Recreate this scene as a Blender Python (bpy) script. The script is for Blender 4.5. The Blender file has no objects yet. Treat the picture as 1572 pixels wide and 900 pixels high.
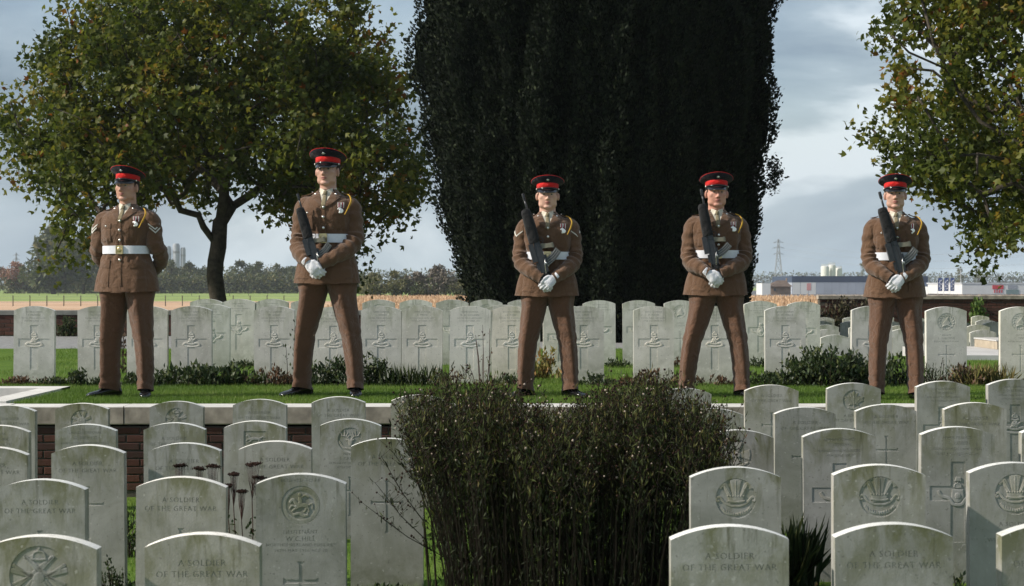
import bpy, bmesh, math, random
import numpy as np
from mathutils import Vector, Matrix, Euler, noise as mnoise
PI = math.pi
SC = bpy.context.scene
COL = SC.collection
FPX = 3057.0; CX = 786.0; HY = 438.0; CAMZ = 0.93

def P(px, py, d):
    """point seen at photograph pixel (px,py) at distance d"""
    return Vector(((px - CX) * d / FPX, d, CAMZ - (py - HY) * d / FPX))

# ------------------------------------------------------------ camera, sky, sun, exposure
cam_d = bpy.data.cameras.new('camera'); cam = bpy.data.objects.new('camera', cam_d); COL.objects.link(cam)
cam.location = (0, 0, CAMZ); cam.rotation_euler = (PI / 2, 0, 0)
cam_d.sensor_width = 36; cam_d.lens = FPX / 1572 * 36
cam_d.shift_y = -(450 - HY) / 1572
cam_d.clip_start = 0.1; cam_d.clip_end = 12000
cam_d.dof.use_dof = True; cam_d.dof.focus_distance = 17.0; cam_d.dof.aperture_fstop = 11
SC.camera = cam
SUN = Vector((-0.80, -0.15, 0.56)).normalized()
SUN_EL = math.asin(SUN.z); SUN_ROT = math.atan2(SUN.x, SUN.y)
W = bpy.data.worlds.new('World'); SC.world = W; W.use_nodes = True
wt = W.node_tree; wt.nodes.clear()
def wn(t, **k):
    n = wt.nodes.new(t)
    for a, b in k.items(): setattr(n, a, b)
    return n
w_out = wn('ShaderNodeOutputWorld'); w_bg = wn('ShaderNodeBackground'); w_bg.inputs[1].default_value = 0.135
w_sky = wn('ShaderNodeTexSky', sky_type='NISHITA', sun_disc=False, sun_elevation=SUN_EL, sun_rotation=SUN_ROT, air_density=1.0, dust_density=1.5)
w_tc = wn('ShaderNodeTexCoord')
w_map = wn('ShaderNodeMapping'); w_map.inputs['Scale'].default_value = (1.0, 1.0, 2.6); w_map.inputs['Location'].default_value = (2.2, 0.4, 1.3)
w_n1 = wn('ShaderNodeTexNoise'); w_n1.inputs['Scale'].default_value = 5.2; w_n1.inputs['Detail'].default_value = 8; w_n1.inputs['Roughness'].default_value = 0.52; w_n1.inputs['Distortion'].default_value = 0.35
w_n2 = wn('ShaderNodeTexNoise'); w_n2.inputs['Scale'].default_value = 2.0; w_n2.inputs['Detail'].default_value = 4
w_cr = wn('ShaderNodeValToRGB')   # cloud body colours (times the background strength)
cr = w_cr.color_ramp
cr.elements[0].position = 0.40; cr.elements[0].color = (0.75, 1.08, 1.55, 1)
cr.elements[1].position = 0.61; cr.elements[1].color = (4.3, 4.7, 5.0, 1)
e = cr.elements.new(0.46); e.color = (1.20, 1.58, 2.05, 1)
e = cr.elements.new(0.55); e.color = (2.15, 2.6, 3.0, 1)
w_mr = wn('ShaderNodeValToRGB'); w_mr.color_ramp.elements[0].position = 0.40; w_mr.color_ramp.elements[1].position = 0.60
w_mr.color_ramp.elements[0].color = (0.62, 0.62, 0.62, 1)
w_mix = wn('ShaderNodeMixRGB')
w_sep = wn('ShaderNodeSeparateXYZ'); w_el = wn('ShaderNodeMapRange')
w_el.inputs[1].default_value = 0.0; w_el.inputs[2].default_value = 0.075; w_el.inputs[3].default_value = 0.62; w_el.inputs[4].default_value = 0.0
w_mix2 = wn('ShaderNodeMixRGB'); w_mix2.inputs[2].default_value = (3.5, 4.3, 4.75, 1)
L = wt.links.new
L(w_tc.outputs['Generated'], w_map.inputs['Vector']); L(w_map.outputs[0], w_n1.inputs['Vector']); L(w_map.outputs[0], w_n2.inputs['Vector'])
L(w_n1.outputs[0], w_cr.inputs[0]); L(w_n2.outputs[0], w_mr.inputs[0])
L(w_mr.outputs[0], w_mix.inputs[0]); L(w_sky.outputs[0], w_mix.inputs[1]); L(w_cr.outputs[0], w_mix.inputs[2])
L(w_tc.outputs['Generated'], w_sep.inputs[0]); L(w_sep.outputs['Z'], w_el.inputs[0])
L(w_el.outputs[0], w_mix2.inputs[0]); L(w_mix.outputs[0], w_mix2.inputs[1])
L(w_mix2.outputs[0], w_bg.inputs[0]); L(w_bg.outputs[0], w_out.inputs[0])
sun_d = bpy.data.lights.new('sun', 'SUN'); sun_d.energy = 3.9; sun_d.angle = math.radians(1.6); sun_d.color = (1.0, 0.93, 0.82)
sun = bpy.data.objects.new('sun', sun_d); COL.objects.link(sun); sun.rotation_euler = SUN.to_track_quat('Z', 'Y').to_euler()
sun.location = (-20, -5, 20)
SC.view_settings.view_transform = 'Standard'; SC.view_settings.look = 'None'
SC.view_settings.exposure = 0.48; SC.view_settings.gamma = 1.0
SC.cycles.use_denoising = True
SC.cycles.max_bounces = 6; SC.cycles.transparent_max_bounces = 6; SC.cycles.diffuse_bounces = 3

# ------------------------------------------------------------ materials
class NT:
    def __init__(s, name):
        s.m = bpy.data.materials.new(name); s.m.use_nodes = True; s.t = s.m.node_tree; s.t.nodes.clear()
        s.out = s.n('ShaderNodeOutputMaterial'); s.b = s.n('ShaderNodeBsdfPrincipled'); s.l(s.b.outputs[0], s.out.inputs[0])
    def n(s, t, **k):
        x = s.t.nodes.new(t)
        for a, b in k.items(): setattr(x, a, b)
        return x
    def l(s, a, b): s.t.links.new(a, b)
    def coord(s, kind='Object', scale=(1, 1, 1), rnd=True):
        tc = s.n('ShaderNodeTexCoord'); mp = s.n('ShaderNodeMapping'); mp.inputs['Scale'].default_value = scale
        s.l(tc.outputs[kind], mp.inputs['Vector'])
        if rnd:
            oi = s.n('ShaderNodeObjectInfo'); mu = s.n('ShaderNodeMath', operation='MULTIPLY'); mu.inputs[1].default_value = 57.3
            s.l(oi.outputs['Random'], mu.inputs[0]); cx = s.n('ShaderNodeCombineXYZ')
            for i in range(3): s.l(mu.outputs[0], cx.inputs[i])
            s.l(cx.outputs[0], mp.inputs['Location'])
        return mp.outputs[0]
    def noise(s, vec, scale, detail=4, rough=0.55, dist=0):
        x = s.n('ShaderNodeTexNoise'); x.inputs['Scale'].default_value = scale; x.inputs['Detail'].default_value = detail
        x.inputs['Roughness'].default_value = rough; x.inputs['Distortion'].default_value = dist
        s.l(vec, x.inputs['Vector']); return x.outputs[0]
    def ramp(s, fac, stops):
        x = s.n('ShaderNodeValToRGB'); r = x.color_ramp
        while len(r.elements) > 2: r.elements.remove(r.elements[-1])
        r.elements[0].position = stops[0][0]; r.elements[0].color = (*stops[0][1], 1)
        r.elements[1].position = stops[-1][0]; r.elements[1].color = (*stops[-1][1], 1)
        for p, c in stops[1:-1]: e = r.elements.new(p); e.color = (*c, 1)
        s.l(fac, x.inputs[0]); return x.outputs[0]
    def val(s, fac, a, b, x0, x1):
        x = s.n('ShaderNodeMapRange'); x.inputs[1].default_value = x0; x.inputs[2].default_value = x1
        x.inputs[3].default_value = a; x.inputs[4].default_value = b; s.l(fac, x.inputs[0]); return x.outputs[0]
    def mix(s, fac, a, b, mode='MIX'):
        x = s.n('ShaderNodeMixRGB', blend_type=mode)
        for i, v in ((0, fac), (1, a), (2, b)):
            if hasattr(v, 'is_linked') or hasattr(v, 'links'): s.l(v, x.inputs[i])
            else: x.inputs[i].default_value = v if i == 0 else (*v, 1)
        return x.outputs[0]
    def mul(s, a, b):
        x = s.n('ShaderNodeMath', operation='MULTIPLY')
        for i, v in ((0, a), (1, b)):
            if hasattr(v, 'links'): s.l(v, x.inputs[i])
            else: x.inputs[i].default_value = v
        return x.outputs[0]
    def base(s, c):
        if hasattr(c, 'links'): s.l(c, s.b.inputs['Base Color'])
        else: s.b.inputs['Base Color'].default_value = (*c, 1)
        return s
    def rough(s, v, spec=0.5):
        s.b.inputs['Roughness'].default_value = v; s.b.inputs['Specular IOR Level'].default_value = spec; return s
    def metal(s, v): s.b.inputs['Metallic'].default_value = v; return s
    def bump(s, h, strength=0.3, dist=0.01):
        x = s.n('ShaderNodeBump'); x.inputs['Strength'].default_value = strength; x.inputs['Distance'].default_value = dist
        s.l(h, x.inputs['Height']); s.l(x.outputs[0], s.b.inputs['Normal']); return s
M = {}
def simple(name, col, rough=0.6, spec=0.4, metal=0, var=0.25, scale=20, bump=0, bd=0.003, sheen=0):
    t = NT(name); v = t.coord(); n = t.noise(v, scale, 5)
    lo = tuple(c * (1 - var) for c in col); hi = tuple(min(1, c * (1 + var)) for c in col)
    t.base(t.ramp(n, [(0.3, lo), (0.7, hi)])).rough(rough, spec).metal(metal)
    if bump: t.bump(t.noise(v, scale * 4, 3), bump, bd)
    if sheen: t.b.inputs['Sheen Weight'].default_value = sheen; t.b.inputs['Sheen Roughness'].default_value = 0.6
    M[name] = t.m; return t.m
def stone_mat(name, clean, grime, lichen, amt):
    t = NT(name); v = t.coord(); tc = t.n('ShaderNodeTexCoord')
    big = t.noise(v, 5, 6, 0.6, 0.6); mid = t.noise(v, 22, 5, 0.6); sv = t.coord(scale=(1, 1, 0.10)); st = t.noise(sv, 34, 4, 0.6); fine = t.noise(v, 160, 3)
    c = t.mix(t.val(big, 0, 1, 0.38, 0.66), clean, grime)
    sep = t.n('ShaderNodeSeparateXYZ'); t.l(tc.outputs['Object'], sep.inputs[0])
    topm = t.val(sep.outputs['Z'], 0.12, 1, 0.50, 0.78)
    footm = t.val(sep.outputs['Z'], 0.9, 0.0, 0.04, 0.26)
    lv = t.coord(scale=(1, 1, 0.45)); lich = t.noise(lv, 9, 5, 0.65, 0.4)
    f = t.mul(t.mul(t.val(lich, 0, 1, 0.44, 0.60), topm), amt)
    c = t.mix(f, c, lichen)
    f2 = t.mul(t.mul(t.val(st, 0, 1, 0.56, 0.70), topm), 0.62)
    c = t.mix(f2, c, tuple(x * 0.45 for x in lichen))
    f3 = t.mul(footm, t.val(mid, 0.2, 0.95, 0.35, 0.65))
    c = t.mix(t.mul(f3, 0.55), c, tuple(x * 0.7 for x in lichen))
    spots = t.noise(v, 75, 2, 0.5)
    c = t.mix(t.mul(t.val(spots, 0, 1, 0.66, 0.72), 0.55), c, tuple(x * 0.5 for x in grime))
    sv2 = t.noise(v, 48, 2, 0.5); c = t.mix(t.mul(t.val(sv2, 0, 1, 0.67, 0.73), 0.5), c, tuple(min(1, x * 1.35) for x in clean))
    oi2 = t.n('ShaderNodeObjectInfo'); tint = t.ramp(oi2.outputs['Random'], [(0, (0.82, 0.82, 0.80)), (0.35, (0.94, 0.95, 0.93)), (0.7, (1.0, 0.99, 0.96)), (1, (1.08, 1.04, 0.97))]); c = t.mix(1.0, c, tint, 'MULTIPLY')
    t.base(c).rough(0.85, 0.25)
    h = t.mix(0.5, mid, fine); t.bump(h, 0.55, 0.0022)
    M[name] = t.m
stone_mat('stone_weathered', (0.42, 0.405, 0.395), (0.29, 0.285, 0.265), (0.150, 0.152, 0.062), 0.85)
stone_mat('stone_sunlit_top', (0.82, 0.81, 0.79), (0.74, 0.73, 0.70), (0.60, 0.60, 0.52), 0.12)  # near-white tone for headstone tops, sunlight painted into the colour
stone_mat('stone_pale', (0.74, 0.71, 0.67), (0.58, 0.56, 0.52), (0.22, 0.25, 0.12), 0.62)
stone_mat('stone_new', (0.80, 0.78, 0.75), (0.70, 0.68, 0.66), (0.36, 0.38, 0.30), 0.3)
simple('letter_dark', (0.27, 0.265, 0.235), 0.9, 0.1, scale=30)  # floors of the cut letters, toned darker than the stone face
simple('letter_dark_pale', (0.33, 0.335, 0.31), 0.9, 0.1, scale=30)
simple('relief_stone', (0.30, 0.31, 0.28), 0.9, 0.1, var=0.2, scale=40, bump=0.3)
simple('relief_stone_pale', (0.47, 0.475, 0.45), 0.9, 0.1, var=0.15, scale=40, bump=0.3)
simple('coping_limestone', (0.33, 0.285, 0.235), 0.85, 0.2, var=0.42, scale=7, bump=0.4)
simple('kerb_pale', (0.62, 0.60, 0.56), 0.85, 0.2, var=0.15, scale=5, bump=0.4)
simple('coping_grey', (0.20, 0.20, 0.18), 0.85, 0.2, var=0.25, scale=6, bump=0.4)
simple('paving', (0.24, 0.24, 0.235), 0.9, 0.2, var=0.25, scale=8, bump=0.4)
simple('mortar', (0.10, 0.09, 0.075), 0.95, 0.1, scale=12)
def brick_mat(name, a, b, c_):
    t = NT(name); v = t.coord(); oi = t.n('ShaderNodeObjectInfo')
    c = t.ramp(oi.outputs['Random'], [(0, a), (0.45, b), (1, c_)]); n = t.noise(v, 18, 5)
    c = t.mix(t.val(n, 0, 0.6, 0.45, 0.75), c, (0.03, 0.03, 0.02)); t.base(c).rough(0.9, 0.2).bump(t.noise(v, 90, 3), 0.5, 0.003); M[name] = t.m
brick_mat('brick_dark', (0.085, 0.036, 0.026), (0.055, 0.030, 0.026), (0.115, 0.048, 0.034))
brick_mat('brick_far', (0.10, 0.045, 0.034), (0.075, 0.037, 0.03), (0.13, 0.055, 0.042))
def lawn_mat(name, a, b, c_, s1=1.2):
    t = NT(name); v = t.coord(rnd=False); n1 = t.noise(v, s1, 6, 0.6); n2 = t.noise(v, 45, 3)
    c = t.ramp(n1, [(0.3, a), (0.5, b), (0.7, c_)]); c = t.mix(t.val(n2, 0, 0.45, 0.4, 0.7), c, tuple(x * 0.45 for x in a))
    t.base(c).rough(0.9, 0.1).bump(n2, 0.8, 0.02); M[name] = t.m
lawn_mat('lawn', (0.070, 0.135, 0.017), (0.100, 0.170, 0.024), (0.135, 0.20, 0.034))
lawn_mat('field_green', (0.22, 0.30, 0.085), (0.28, 0.36, 0.11), (0.34, 0.40, 0.14), 0.03)
lawn_mat('field_peach', (0.52, 0.33, 0.21), (0.60, 0.40, 0.26), (0.66, 0.46, 0.31), 0.05)
lawn_mat('soil', (0.055, 0.042, 0.030), (0.075, 0.056, 0.04), (0.09, 0.07, 0.05), 6)
def leaf_mat(name, stops, trans=0.35, rough=0.55, spec=0.3, attr='v'):
    t = NT(name); at = t.n('ShaderNodeAttribute', attribute_name=attr)
    c = t.ramp(at.outputs['Fac'], stops); t.base(c).rough(rough, spec)
    if trans:
        tr = t.n('ShaderNodeBsdfTranslucent'); t.l(c, tr.inputs['Color']); mx = t.n('ShaderNodeMixShader'); mx.inputs[0].default_value = trans
        t.l(t.b.outputs[0], mx.inputs[1]); t.l(tr.outputs[0], mx.inputs[2]); t.l(mx.outputs[0], t.out.inputs[0])
    M[name] = t.m
leaf_mat('grass_blade', [(0, (0.075, 0.145, 0.018)), (0.5, (0.120, 0.205, 0.028)), (0.9, (0.18, 0.26, 0.044)), (1, (0.26, 0.25, 0.10))], 0.3)
leaf_mat('plane_leaf', [(0, (0.040, 0.060, 0.009)), (0.45, (0.090, 0.115, 0.015)), (0.78, (0.175, 0.175, 0.022)), (0.92, (0.24, 0.16, 0.022)), (1, (0.22, 0.08, 0.015))], 0.48)
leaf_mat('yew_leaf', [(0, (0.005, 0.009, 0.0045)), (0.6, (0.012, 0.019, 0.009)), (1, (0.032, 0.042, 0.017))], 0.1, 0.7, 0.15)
leaf_mat('aster_leaf', [(0, (0.012, 0.018, 0.006)), (0.5, (0.028, 0.040, 0.010)), (0.8, (0.082, 0.100, 0.022)), (0.95, (0.135, 0.108, 0.032)), (1, (0.11, 0.052, 0.022))], 0.25, 0.7)
leaf_mat('bed_green', [(0, (0.018, 0.034, 0.012)), (0.6, (0.038, 0.062, 0.020)), (1, (0.085, 0.10, 0.03))], 0.2, 0.5)
leaf_mat('bed_red', [(0, (0.05, 0.038, 0.02)), (0.5, (0.10, 0.06, 0.035)), (1, (0.16, 0.085, 0.05))], 0.2)
leaf_mat('bed_yellow', [(0, (0.16, 0.15, 0.04)), (0.6, (0.30, 0.25, 0.08)), (1, (0.36, 0.17, 0.07))], 0.3)
leaf_mat('straw_blade', [(0, (0.16, 0.15, 0.06)), (0.5, (0.34, 0.27, 0.12)), (1, (0.13, 0.16, 0.04))], 0.3)
leaf_mat('maize_blade', [(0, (0.42, 0.27, 0.15)), (0.6, (0.60, 0.42, 0.26)), (1, (0.72, 0.56, 0.38))], 0.3)
leaf_mat('climber_leaf', [(0, (0.05, 0.10, 0.02)), (1, (0.13, 0.20, 0.04))], 0.3)
leaf_mat('wall_shrub_leaf', [(0, (0.035, 0.030, 0.018)), (0.6, (0.07, 0.058, 0.034)), (1, (0.11, 0.10, 0.05))], 0.2)
leaf_mat('far_leaf', [(0, (0.050, 0.068, 0.026)), (0.6, (0.095, 0.115, 0.042)), (1, (0.19, 0.16, 0.06))], 0.2)
leaf_mat('far_leaf_olive', [(0, (0.10, 0.11, 0.045)), (0.6, (0.17, 0.165, 0.07)), (1, (0.24, 0.21, 0.10))], 0.2)
leaf_mat('far_leaf_rust', [(0, (0.16, 0.07, 0.045)), (0.6, (0.27, 0.12, 0.075)), (1, (0.33, 0.19, 0.11))], 0.2)
leaf_mat('far_leaf_dun', [(0, (0.10, 0.085, 0.07)), (0.6, (0.17, 0.14, 0.11)), (1, (0.24, 0.20, 0.16))], 0.1)
simple('bark', (0.065, 0.055, 0.042), 0.9, 0.15, var=0.45, scale=9, bump=0.8, bd=0.02)
simple('stem_brown', (0.022, 0.016, 0.010), 0.8, 0.2)
simple('stem_red', (0.050, 0.018, 0.014), 0.7, 0.3)
simple('stem_pale', (0.20, 0.18, 0.13), 0.8, 0.2)
simple('seed_brown', (0.032, 0.018, 0.014), 0.9, 0.1, var=0.5, scale=8)
simple('seed_pale', (0.42, 0.34, 0.28), 0.9, 0.1, var=0.3, scale=8)
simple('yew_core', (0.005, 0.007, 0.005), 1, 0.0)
def cloth(name, col, sheen=0.25, var=0.10):
    t = NT(name); v = t.coord(rnd=False); n = t.noise(v, 7, 4); w = t.noise(v, 420, 2); fold = t.noise(v, 11, 3, 0.5, 0.5)
    c = t.ramp(n, [(0.3, tuple(x * (1 - var) for x in col)), (0.7, tuple(x * (1 + var) for x in col))])
    c = t.mix(t.val(w, 0, 0.07, 0.4, 0.65), c, tuple(x * 0.5 for x in col)); t.base(c).rough(0.9, 0.1)
    t.b.inputs['Sheen Weight'].default_value = sheen; t.b.inputs['Sheen Roughness'].default_value = 0.55
    t.bump(t.mix(0.92, w, fold), 0.8, 0.045); M[name] = t.m
cloth('tunic_cloth', (0.124, 0.066, 0.036))
cloth('trouser_cloth', (0.115, 0.057, 0.032))
cloth('cap_cloth', (0.012, 0.011, 0.018), 0.1)
cloth('cap_red', (0.62, 0.018, 0.016), 0.15)
cloth('shirt_cloth', (0.68, 0.62, 0.51), 0.1)
cloth('tie_cloth', (0.24, 0.20, 0.125), 0.1)
cloth('glove_cloth', (0.74, 0.74, 0.78), 0.1, 0.05)
cloth('rifle_cover', (0.020, 0.020, 0.021), 0.1)
simple('belt_white', (0.72, 0.73, 0.78), 0.45, 0.4, var=0.05, scale=60)
simple('brass', (0.62, 0.50, 0.28), 0.3, 0.5, metal=1, var=0.1)
simple('silver', (0.80, 0.78, 0.74), 0.28, 0.5, metal=1, var=0.05)
simple('leather_black', (0.008, 0.008, 0.009), 0.16, 0.7, var=0.2)
simple('peak_black', (0.010, 0.010, 0.012), 0.12, 0.8, var=0.1)
simple('gun_metal', (0.050, 0.052, 0.055), 0.38, 0.5, metal=0.5, var=0.2, scale=40)
simple('gun_polymer', (0.19, 0.175, 0.13), 0.6, 0.4, var=0.12)
simple('gun_magazine', (0.17, 0.17, 0.155), 0.4, 0.5, metal=0.6, var=0.15, scale=60)
simple('lace', (0.03, 0.03, 0.03), 0.6)
simple('lanyard_yellow', (0.56, 0.33, 0.05), 0.8, 0.2)
simple('stripe_white', (0.62, 0.60, 0.54), 0.8, 0.2)
simple('ribbon_red', (0.22, 0.02, 0.04), 0.8, 0.2)
simple('ribbon_white', (0.70, 0.68, 0.66), 0.8, 0.2)
simple('hair_brown', (0.045, 0.030, 0.020), 0.8, 0.2)
simple('lip', (0.36, 0.135, 0.115), 0.5, 0.4, var=0.1)
simple('eye_white', (0.30, 0.26, 0.24), 0.3, 0.5, var=0.02)  # eye whites darkened, the cap peak's shade put into their colour
simple('iris', (0.03, 0.035, 0.04), 0.2, 0.5)
def skin(nm, k):
    t = NT(nm); v = t.coord(rnd=False); n = t.noise(v, 16, 4); f = t.noise(v, 300, 3)
    c = t.ramp(n, [(0.30, (0.50 * k[0], 0.265 * k[1], 0.20 * k[2])), (0.52, (0.57 * k[0], 0.335 * k[1], 0.255 * k[2])), (0.72, (0.62 * k[0], 0.39 * k[1], 0.30 * k[2]))])
    t.base(c).rough(0.52, 0.4); t.b.inputs['Subsurface Weight'].default_value = 0.08; t.b.inputs['Subsurface Radius'].default_value = (0.02, 0.008, 0.004)
    t.bump(f, 0.15, 0.001); M[nm] = t.m
skin('skin', (.95, .95, .95)); skin('skin_fair', (1.08, 1.12, 1.12)); skin('skin_ruddy', (.98, .86, .84)); skin('skin_tanned', (.86, .82, .78))
simple('wall_white', (0.66, 0.66, 0.65), 0.7, 0.3, var=0.06, scale=0.2)
simple('wall_greyblue', (0.36, 0.39, 0.45), 0.6, 0.3, var=0.10, scale=0.15)
simple('fascia_navy', (0.045, 0.065, 0.11), 0.6, 0.3, var=0.1, scale=0.3)
simple('roof_brown', (0.13, 0.095, 0.075), 0.8, 0.2, scale=1)
simple('wall_brick_far', (0.28, 0.20, 0.15), 0.8, 0.2, scale=1)
simple('window_dark', (0.06, 0.08, 0.10), 0.15, 0.6, var=0.1, scale=1)
simple('window_teal', (0.17, 0.24, 0.24), 0.2, 0.6, var=0.1, scale=1)
simple('sign_red', (0.55, 0.05, 0.06), 0.6, 0.3, var=0.05)
simple('sign_pink', (0.62, 0.30, 0.29), 0.6, 0.3, var=0.05)
simple('flag_blue', (0.05, 0.09, 0.26), 0.7, 0.3, var=0.05)
simple('flag_text', (0.70, 0.72, 0.75), 0.7, 0.3, var=0.05)
simple('silo_cream', (0.66, 0.65, 0.60), 0.6, 0.3, var=0.08, scale=0.3)
simple('tower_pale', (0.30, 0.32, 0.36), 0.6, 0.3, var=0.05, scale=0.3)
simple('steel_grey', (0.22, 0.23, 0.25), 0.5, 0.4, metal=0.3, scale=1)
simple('pole_pale', (0.55, 0.56, 0.57), 0.5, 0.4, scale=1)
simple('post_wood', (0.12, 0.11, 0.09), 0.9, 0.1)
simple('tarmac', (0.14, 0.14, 0.145), 0.9, 0.2, scale=0.3)
simple('slab_pale', (0.52, 0.51, 0.50), 0.85, 0.2, var=0.12, scale=4, bump=0.3)
simple('slab_ochre', (0.40, 0.34, 0.26), 0.85, 0.2, var=0.2, scale=6, bump=0.3)
simple('berry_red', (0.35, 0.015, 0.03), 0.6, 0.4)

# ------------------------------------------------------------ mesh helpers
def link(name, me, parent=None, label=None, cat=None, group=None, kind=None, loc=None):
    o = bpy.data.objects.new(name, me); COL.objects.link(o)
    if parent is not None: o.parent = parent
    if loc is not None: o.location = loc
    return tag(o, label, cat, group, kind)
def tag(o, label=None, cat=None, group=None, kind=None):
    if label: o['label'] = label
    if cat: o['category'] = cat
    if group: o['group'] = group
    if kind: o['kind'] = kind
    return o
def arr_mesh(name, V, F, mat, attr=None, smooth=False):
    """V (n,3); F (m,k) uniform polygons; attr per vertex float 'v'"""
    V = np.asarray(V, dtype=np.float32); F = np.asarray(F, dtype=np.int32); k = F.shape[1]
    me = bpy.data.meshes.new(name); me.vertices.add(len(V)); me.vertices.foreach_set('co', V.ravel())
    me.loops.add(F.size); me.loops.foreach_set('vertex_index', F.ravel())
    me.polygons.add(len(F)); me.polygons.foreach_set('loop_start', np.arange(0, F.size, k, dtype=np.int32))
    try: me.polygons.foreach_set('loop_total', np.full(len(F), k, dtype=np.int32))
    except Exception: pass
    if smooth: me.polygons.foreach_set('use_smooth', np.ones(len(F), dtype=bool))
    me.update(calc_edges=True)
    if attr is not None:
        a = me.attributes.new('v', 'FLOAT', 'POINT'); a.data.foreach_set('value', np.asarray(attr, dtype=np.float32))
    me.materials.append(M[mat]); return me
class MB:
    def __init__(s): s.v = []; s.f = []
    def add(s, vs, fs):
        b = len(s.v); s.v += [tuple(x) for x in vs]; s.f += [tuple(i + b for i in f) for f in fs]; return s
    def box(s, x0, x1, y0, y1, z0, z1, mat4=None):
        vs = [Vector(p) for p in ((x0, y0, z0), (x1, y0, z0), (x1, y1, z0), (x0, y1, z0), (x0, y0, z1), (x1, y0, z1), (x1, y1, z1), (x0, y1, z1))]
        if mat4 is not None: vs = [mat4 @ q for q in vs]
        return s.add(vs, [(0, 3, 2, 1), (4, 5, 6, 7), (0, 1, 5, 4), (1, 2, 6, 5), (2, 3, 7, 6), (3, 0, 4, 7)])
    def loft(s, rings, cap0=True, cap1=True):
        n = len(rings[0]); b = len(s.v)
        for r in rings: s.v += [tuple(p) for p in r]
        for i in range(len(rings) - 1):
            for j in range(n):
                k = (j + 1) % n; s.f.append((b + i * n + j, b + i * n + k, b + (i + 1) * n + k, b + (i + 1) * n + j))
        if cap0: s.f.append(tuple(b + j for j in reversed(range(n))))
        if cap1: s.f.append(tuple(b + (len(rings) - 1) * n + j for j in range(n)))
        return s
    def tube(s, pts, radii, n=8, up=None, round_end=False):
        pts = [Vector(p) for p in pts]; N = len(pts)
        if not hasattr(radii, '__len__'): radii = [radii] * N
        rings = []; prev = None
        for i, p in enumerate(pts):
            t = (pts[min(i + 1, N - 1)] - pts[max(i - 1, 0)]).normalized()
            if prev is None:
                u = Vector(up) if up is not None else (Vector((0, 0, 1)) if abs(t.z) < 0.9 else Vector((0, 1, 0)))
            else: u = prev
            a = (u - t * u.dot(t))
            if a.length < 1e-6: a = t.orthogonal()
            a.normalize(); prev = a; b_ = t.cross(a)
            r = radii[i]; ra, rb = r if hasattr(r, '__len__') else (r, r)
            rings.append([p + a * (ra * math.cos(2 * PI * j / n)) + b_ * (rb * math.sin(2 * PI * j / n)) for j in range(n)])
            if round_end and i in (0, N - 1):
                extra = []
                for q in (0.35, 0.75):
                    cc = math.sqrt(max(0, 1 - q * q)); off = t * (min(ra, rb) * q) * (1 if i else -1)
                    extra.append([p + off + (w - p) * cc for w in rings[-1]])
                if i == 0: rings = [extra[1], extra[0]] + rings
                else: rings += extra
        return s.loft(rings)
    def ell(s, c, r, nu=16, nv=10, mat3=None):
        c = Vector(c); rings = []
        for i in range(1, nv):
            th = PI * i / nv; rr = []
            for j in range(nu):
                ph = 2 * PI * j / nu; q = Vector((r[0] * math.sin(th) * math.cos(ph), r[1] * math.sin(th) * math.sin(ph), -r[2] * math.cos(th)))
                if mat3 is not None: q = mat3 @ q
                rr.append(c + q)
            rings.append(rr)
        b = len(s.v); s.loft(rings, False, False)
        t0 = Vector((0, 0, -r[2])); t1 = Vector((0, 0, r[2]))
        if mat3 is not None: t0 = mat3 @ t0; t1 = mat3 @ t1
        s.v += [tuple(c + t0), tuple(c + t1)]; e = len(s.v)
        for j in range(nu): s.f.append((b + (j + 1) % nu, b + j, e - 2)); s.f.append((b + (nv - 2) * nu + j, b + (nv - 2) * nu + (j + 1) % nu, e - 1))
        return s
    def xf(s, m): s.v = [tuple(m @ Vector(p)) for p in s.v]; return s
    def mesh(s, name, mat, smooth=False):
        me = bpy.data.meshes.new(name); me.from_pydata(s.v, [], s.f)
        if smooth: me.polygons.foreach_set('use_smooth', [True] * len(me.polygons))
        me.materials.append(M[mat]); me.update(); return me
    def build(s, name, mat, parent=None, smooth=False, auto=None, **k):
        me = s.mesh(name, mat, smooth)
        if auto:
            bm = bmesh.new(); bm.from_mesh(me); bmesh.ops.recalc_face_normals(bm, faces=bm.faces)
            for e_ in bm.edges:
                if len(e_.link_faces) == 2 and e_.calc_face_angle(0) > auto: e_.smooth = False
            bm.to_mesh(me); bm.free()
        return link(name, me, parent, **k)
def remesh(mb, name, mat, voxel, smooth_it=2, thin_below=None):
    me = mb.mesh(name + '_src', mat); o = bpy.data.objects.new('tmp', me); COL.objects.link(o)
    md = o.modifiers.new('r', 'REMESH'); md.mode = 'VOXEL'; md.voxel_size = voxel; md.use_smooth_shade = True
    if smooth_it: sm = o.modifiers.new('s', 'SMOOTH'); sm.factor = 0.5; sm.iterations = smooth_it
    dg = bpy.context.evaluated_depsgraph_get(); ev = o.evaluated_get(dg)
    out = bpy.data.meshes.new_from_object(ev); out.name = name
    if thin_below is not None:      # fewer faces on the body where clothes cover it
        o.modifiers.clear(); o.data = out; vg = o.vertex_groups.new(name='covered'); vg.add([v.index for v in out.vertices if v.co.z < thin_below], 1.0, 'REPLACE')
        dc = o.modifiers.new('d', 'DECIMATE'); dc.ratio = 0.30; dc.vertex_group = 'covered'; dc.vertex_group_factor = 10
        dg = bpy.context.evaluated_depsgraph_get(); o2 = bpy.data.meshes.new_from_object(o.evaluated_get(dg)); o.data = me; bpy.data.meshes.remove(out); out = o2; out.name = name
    bpy.data.objects.remove(o); bpy.data.meshes.remove(me)
    out.materials.clear(); out.materials.append(M[mat]); return out
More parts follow.
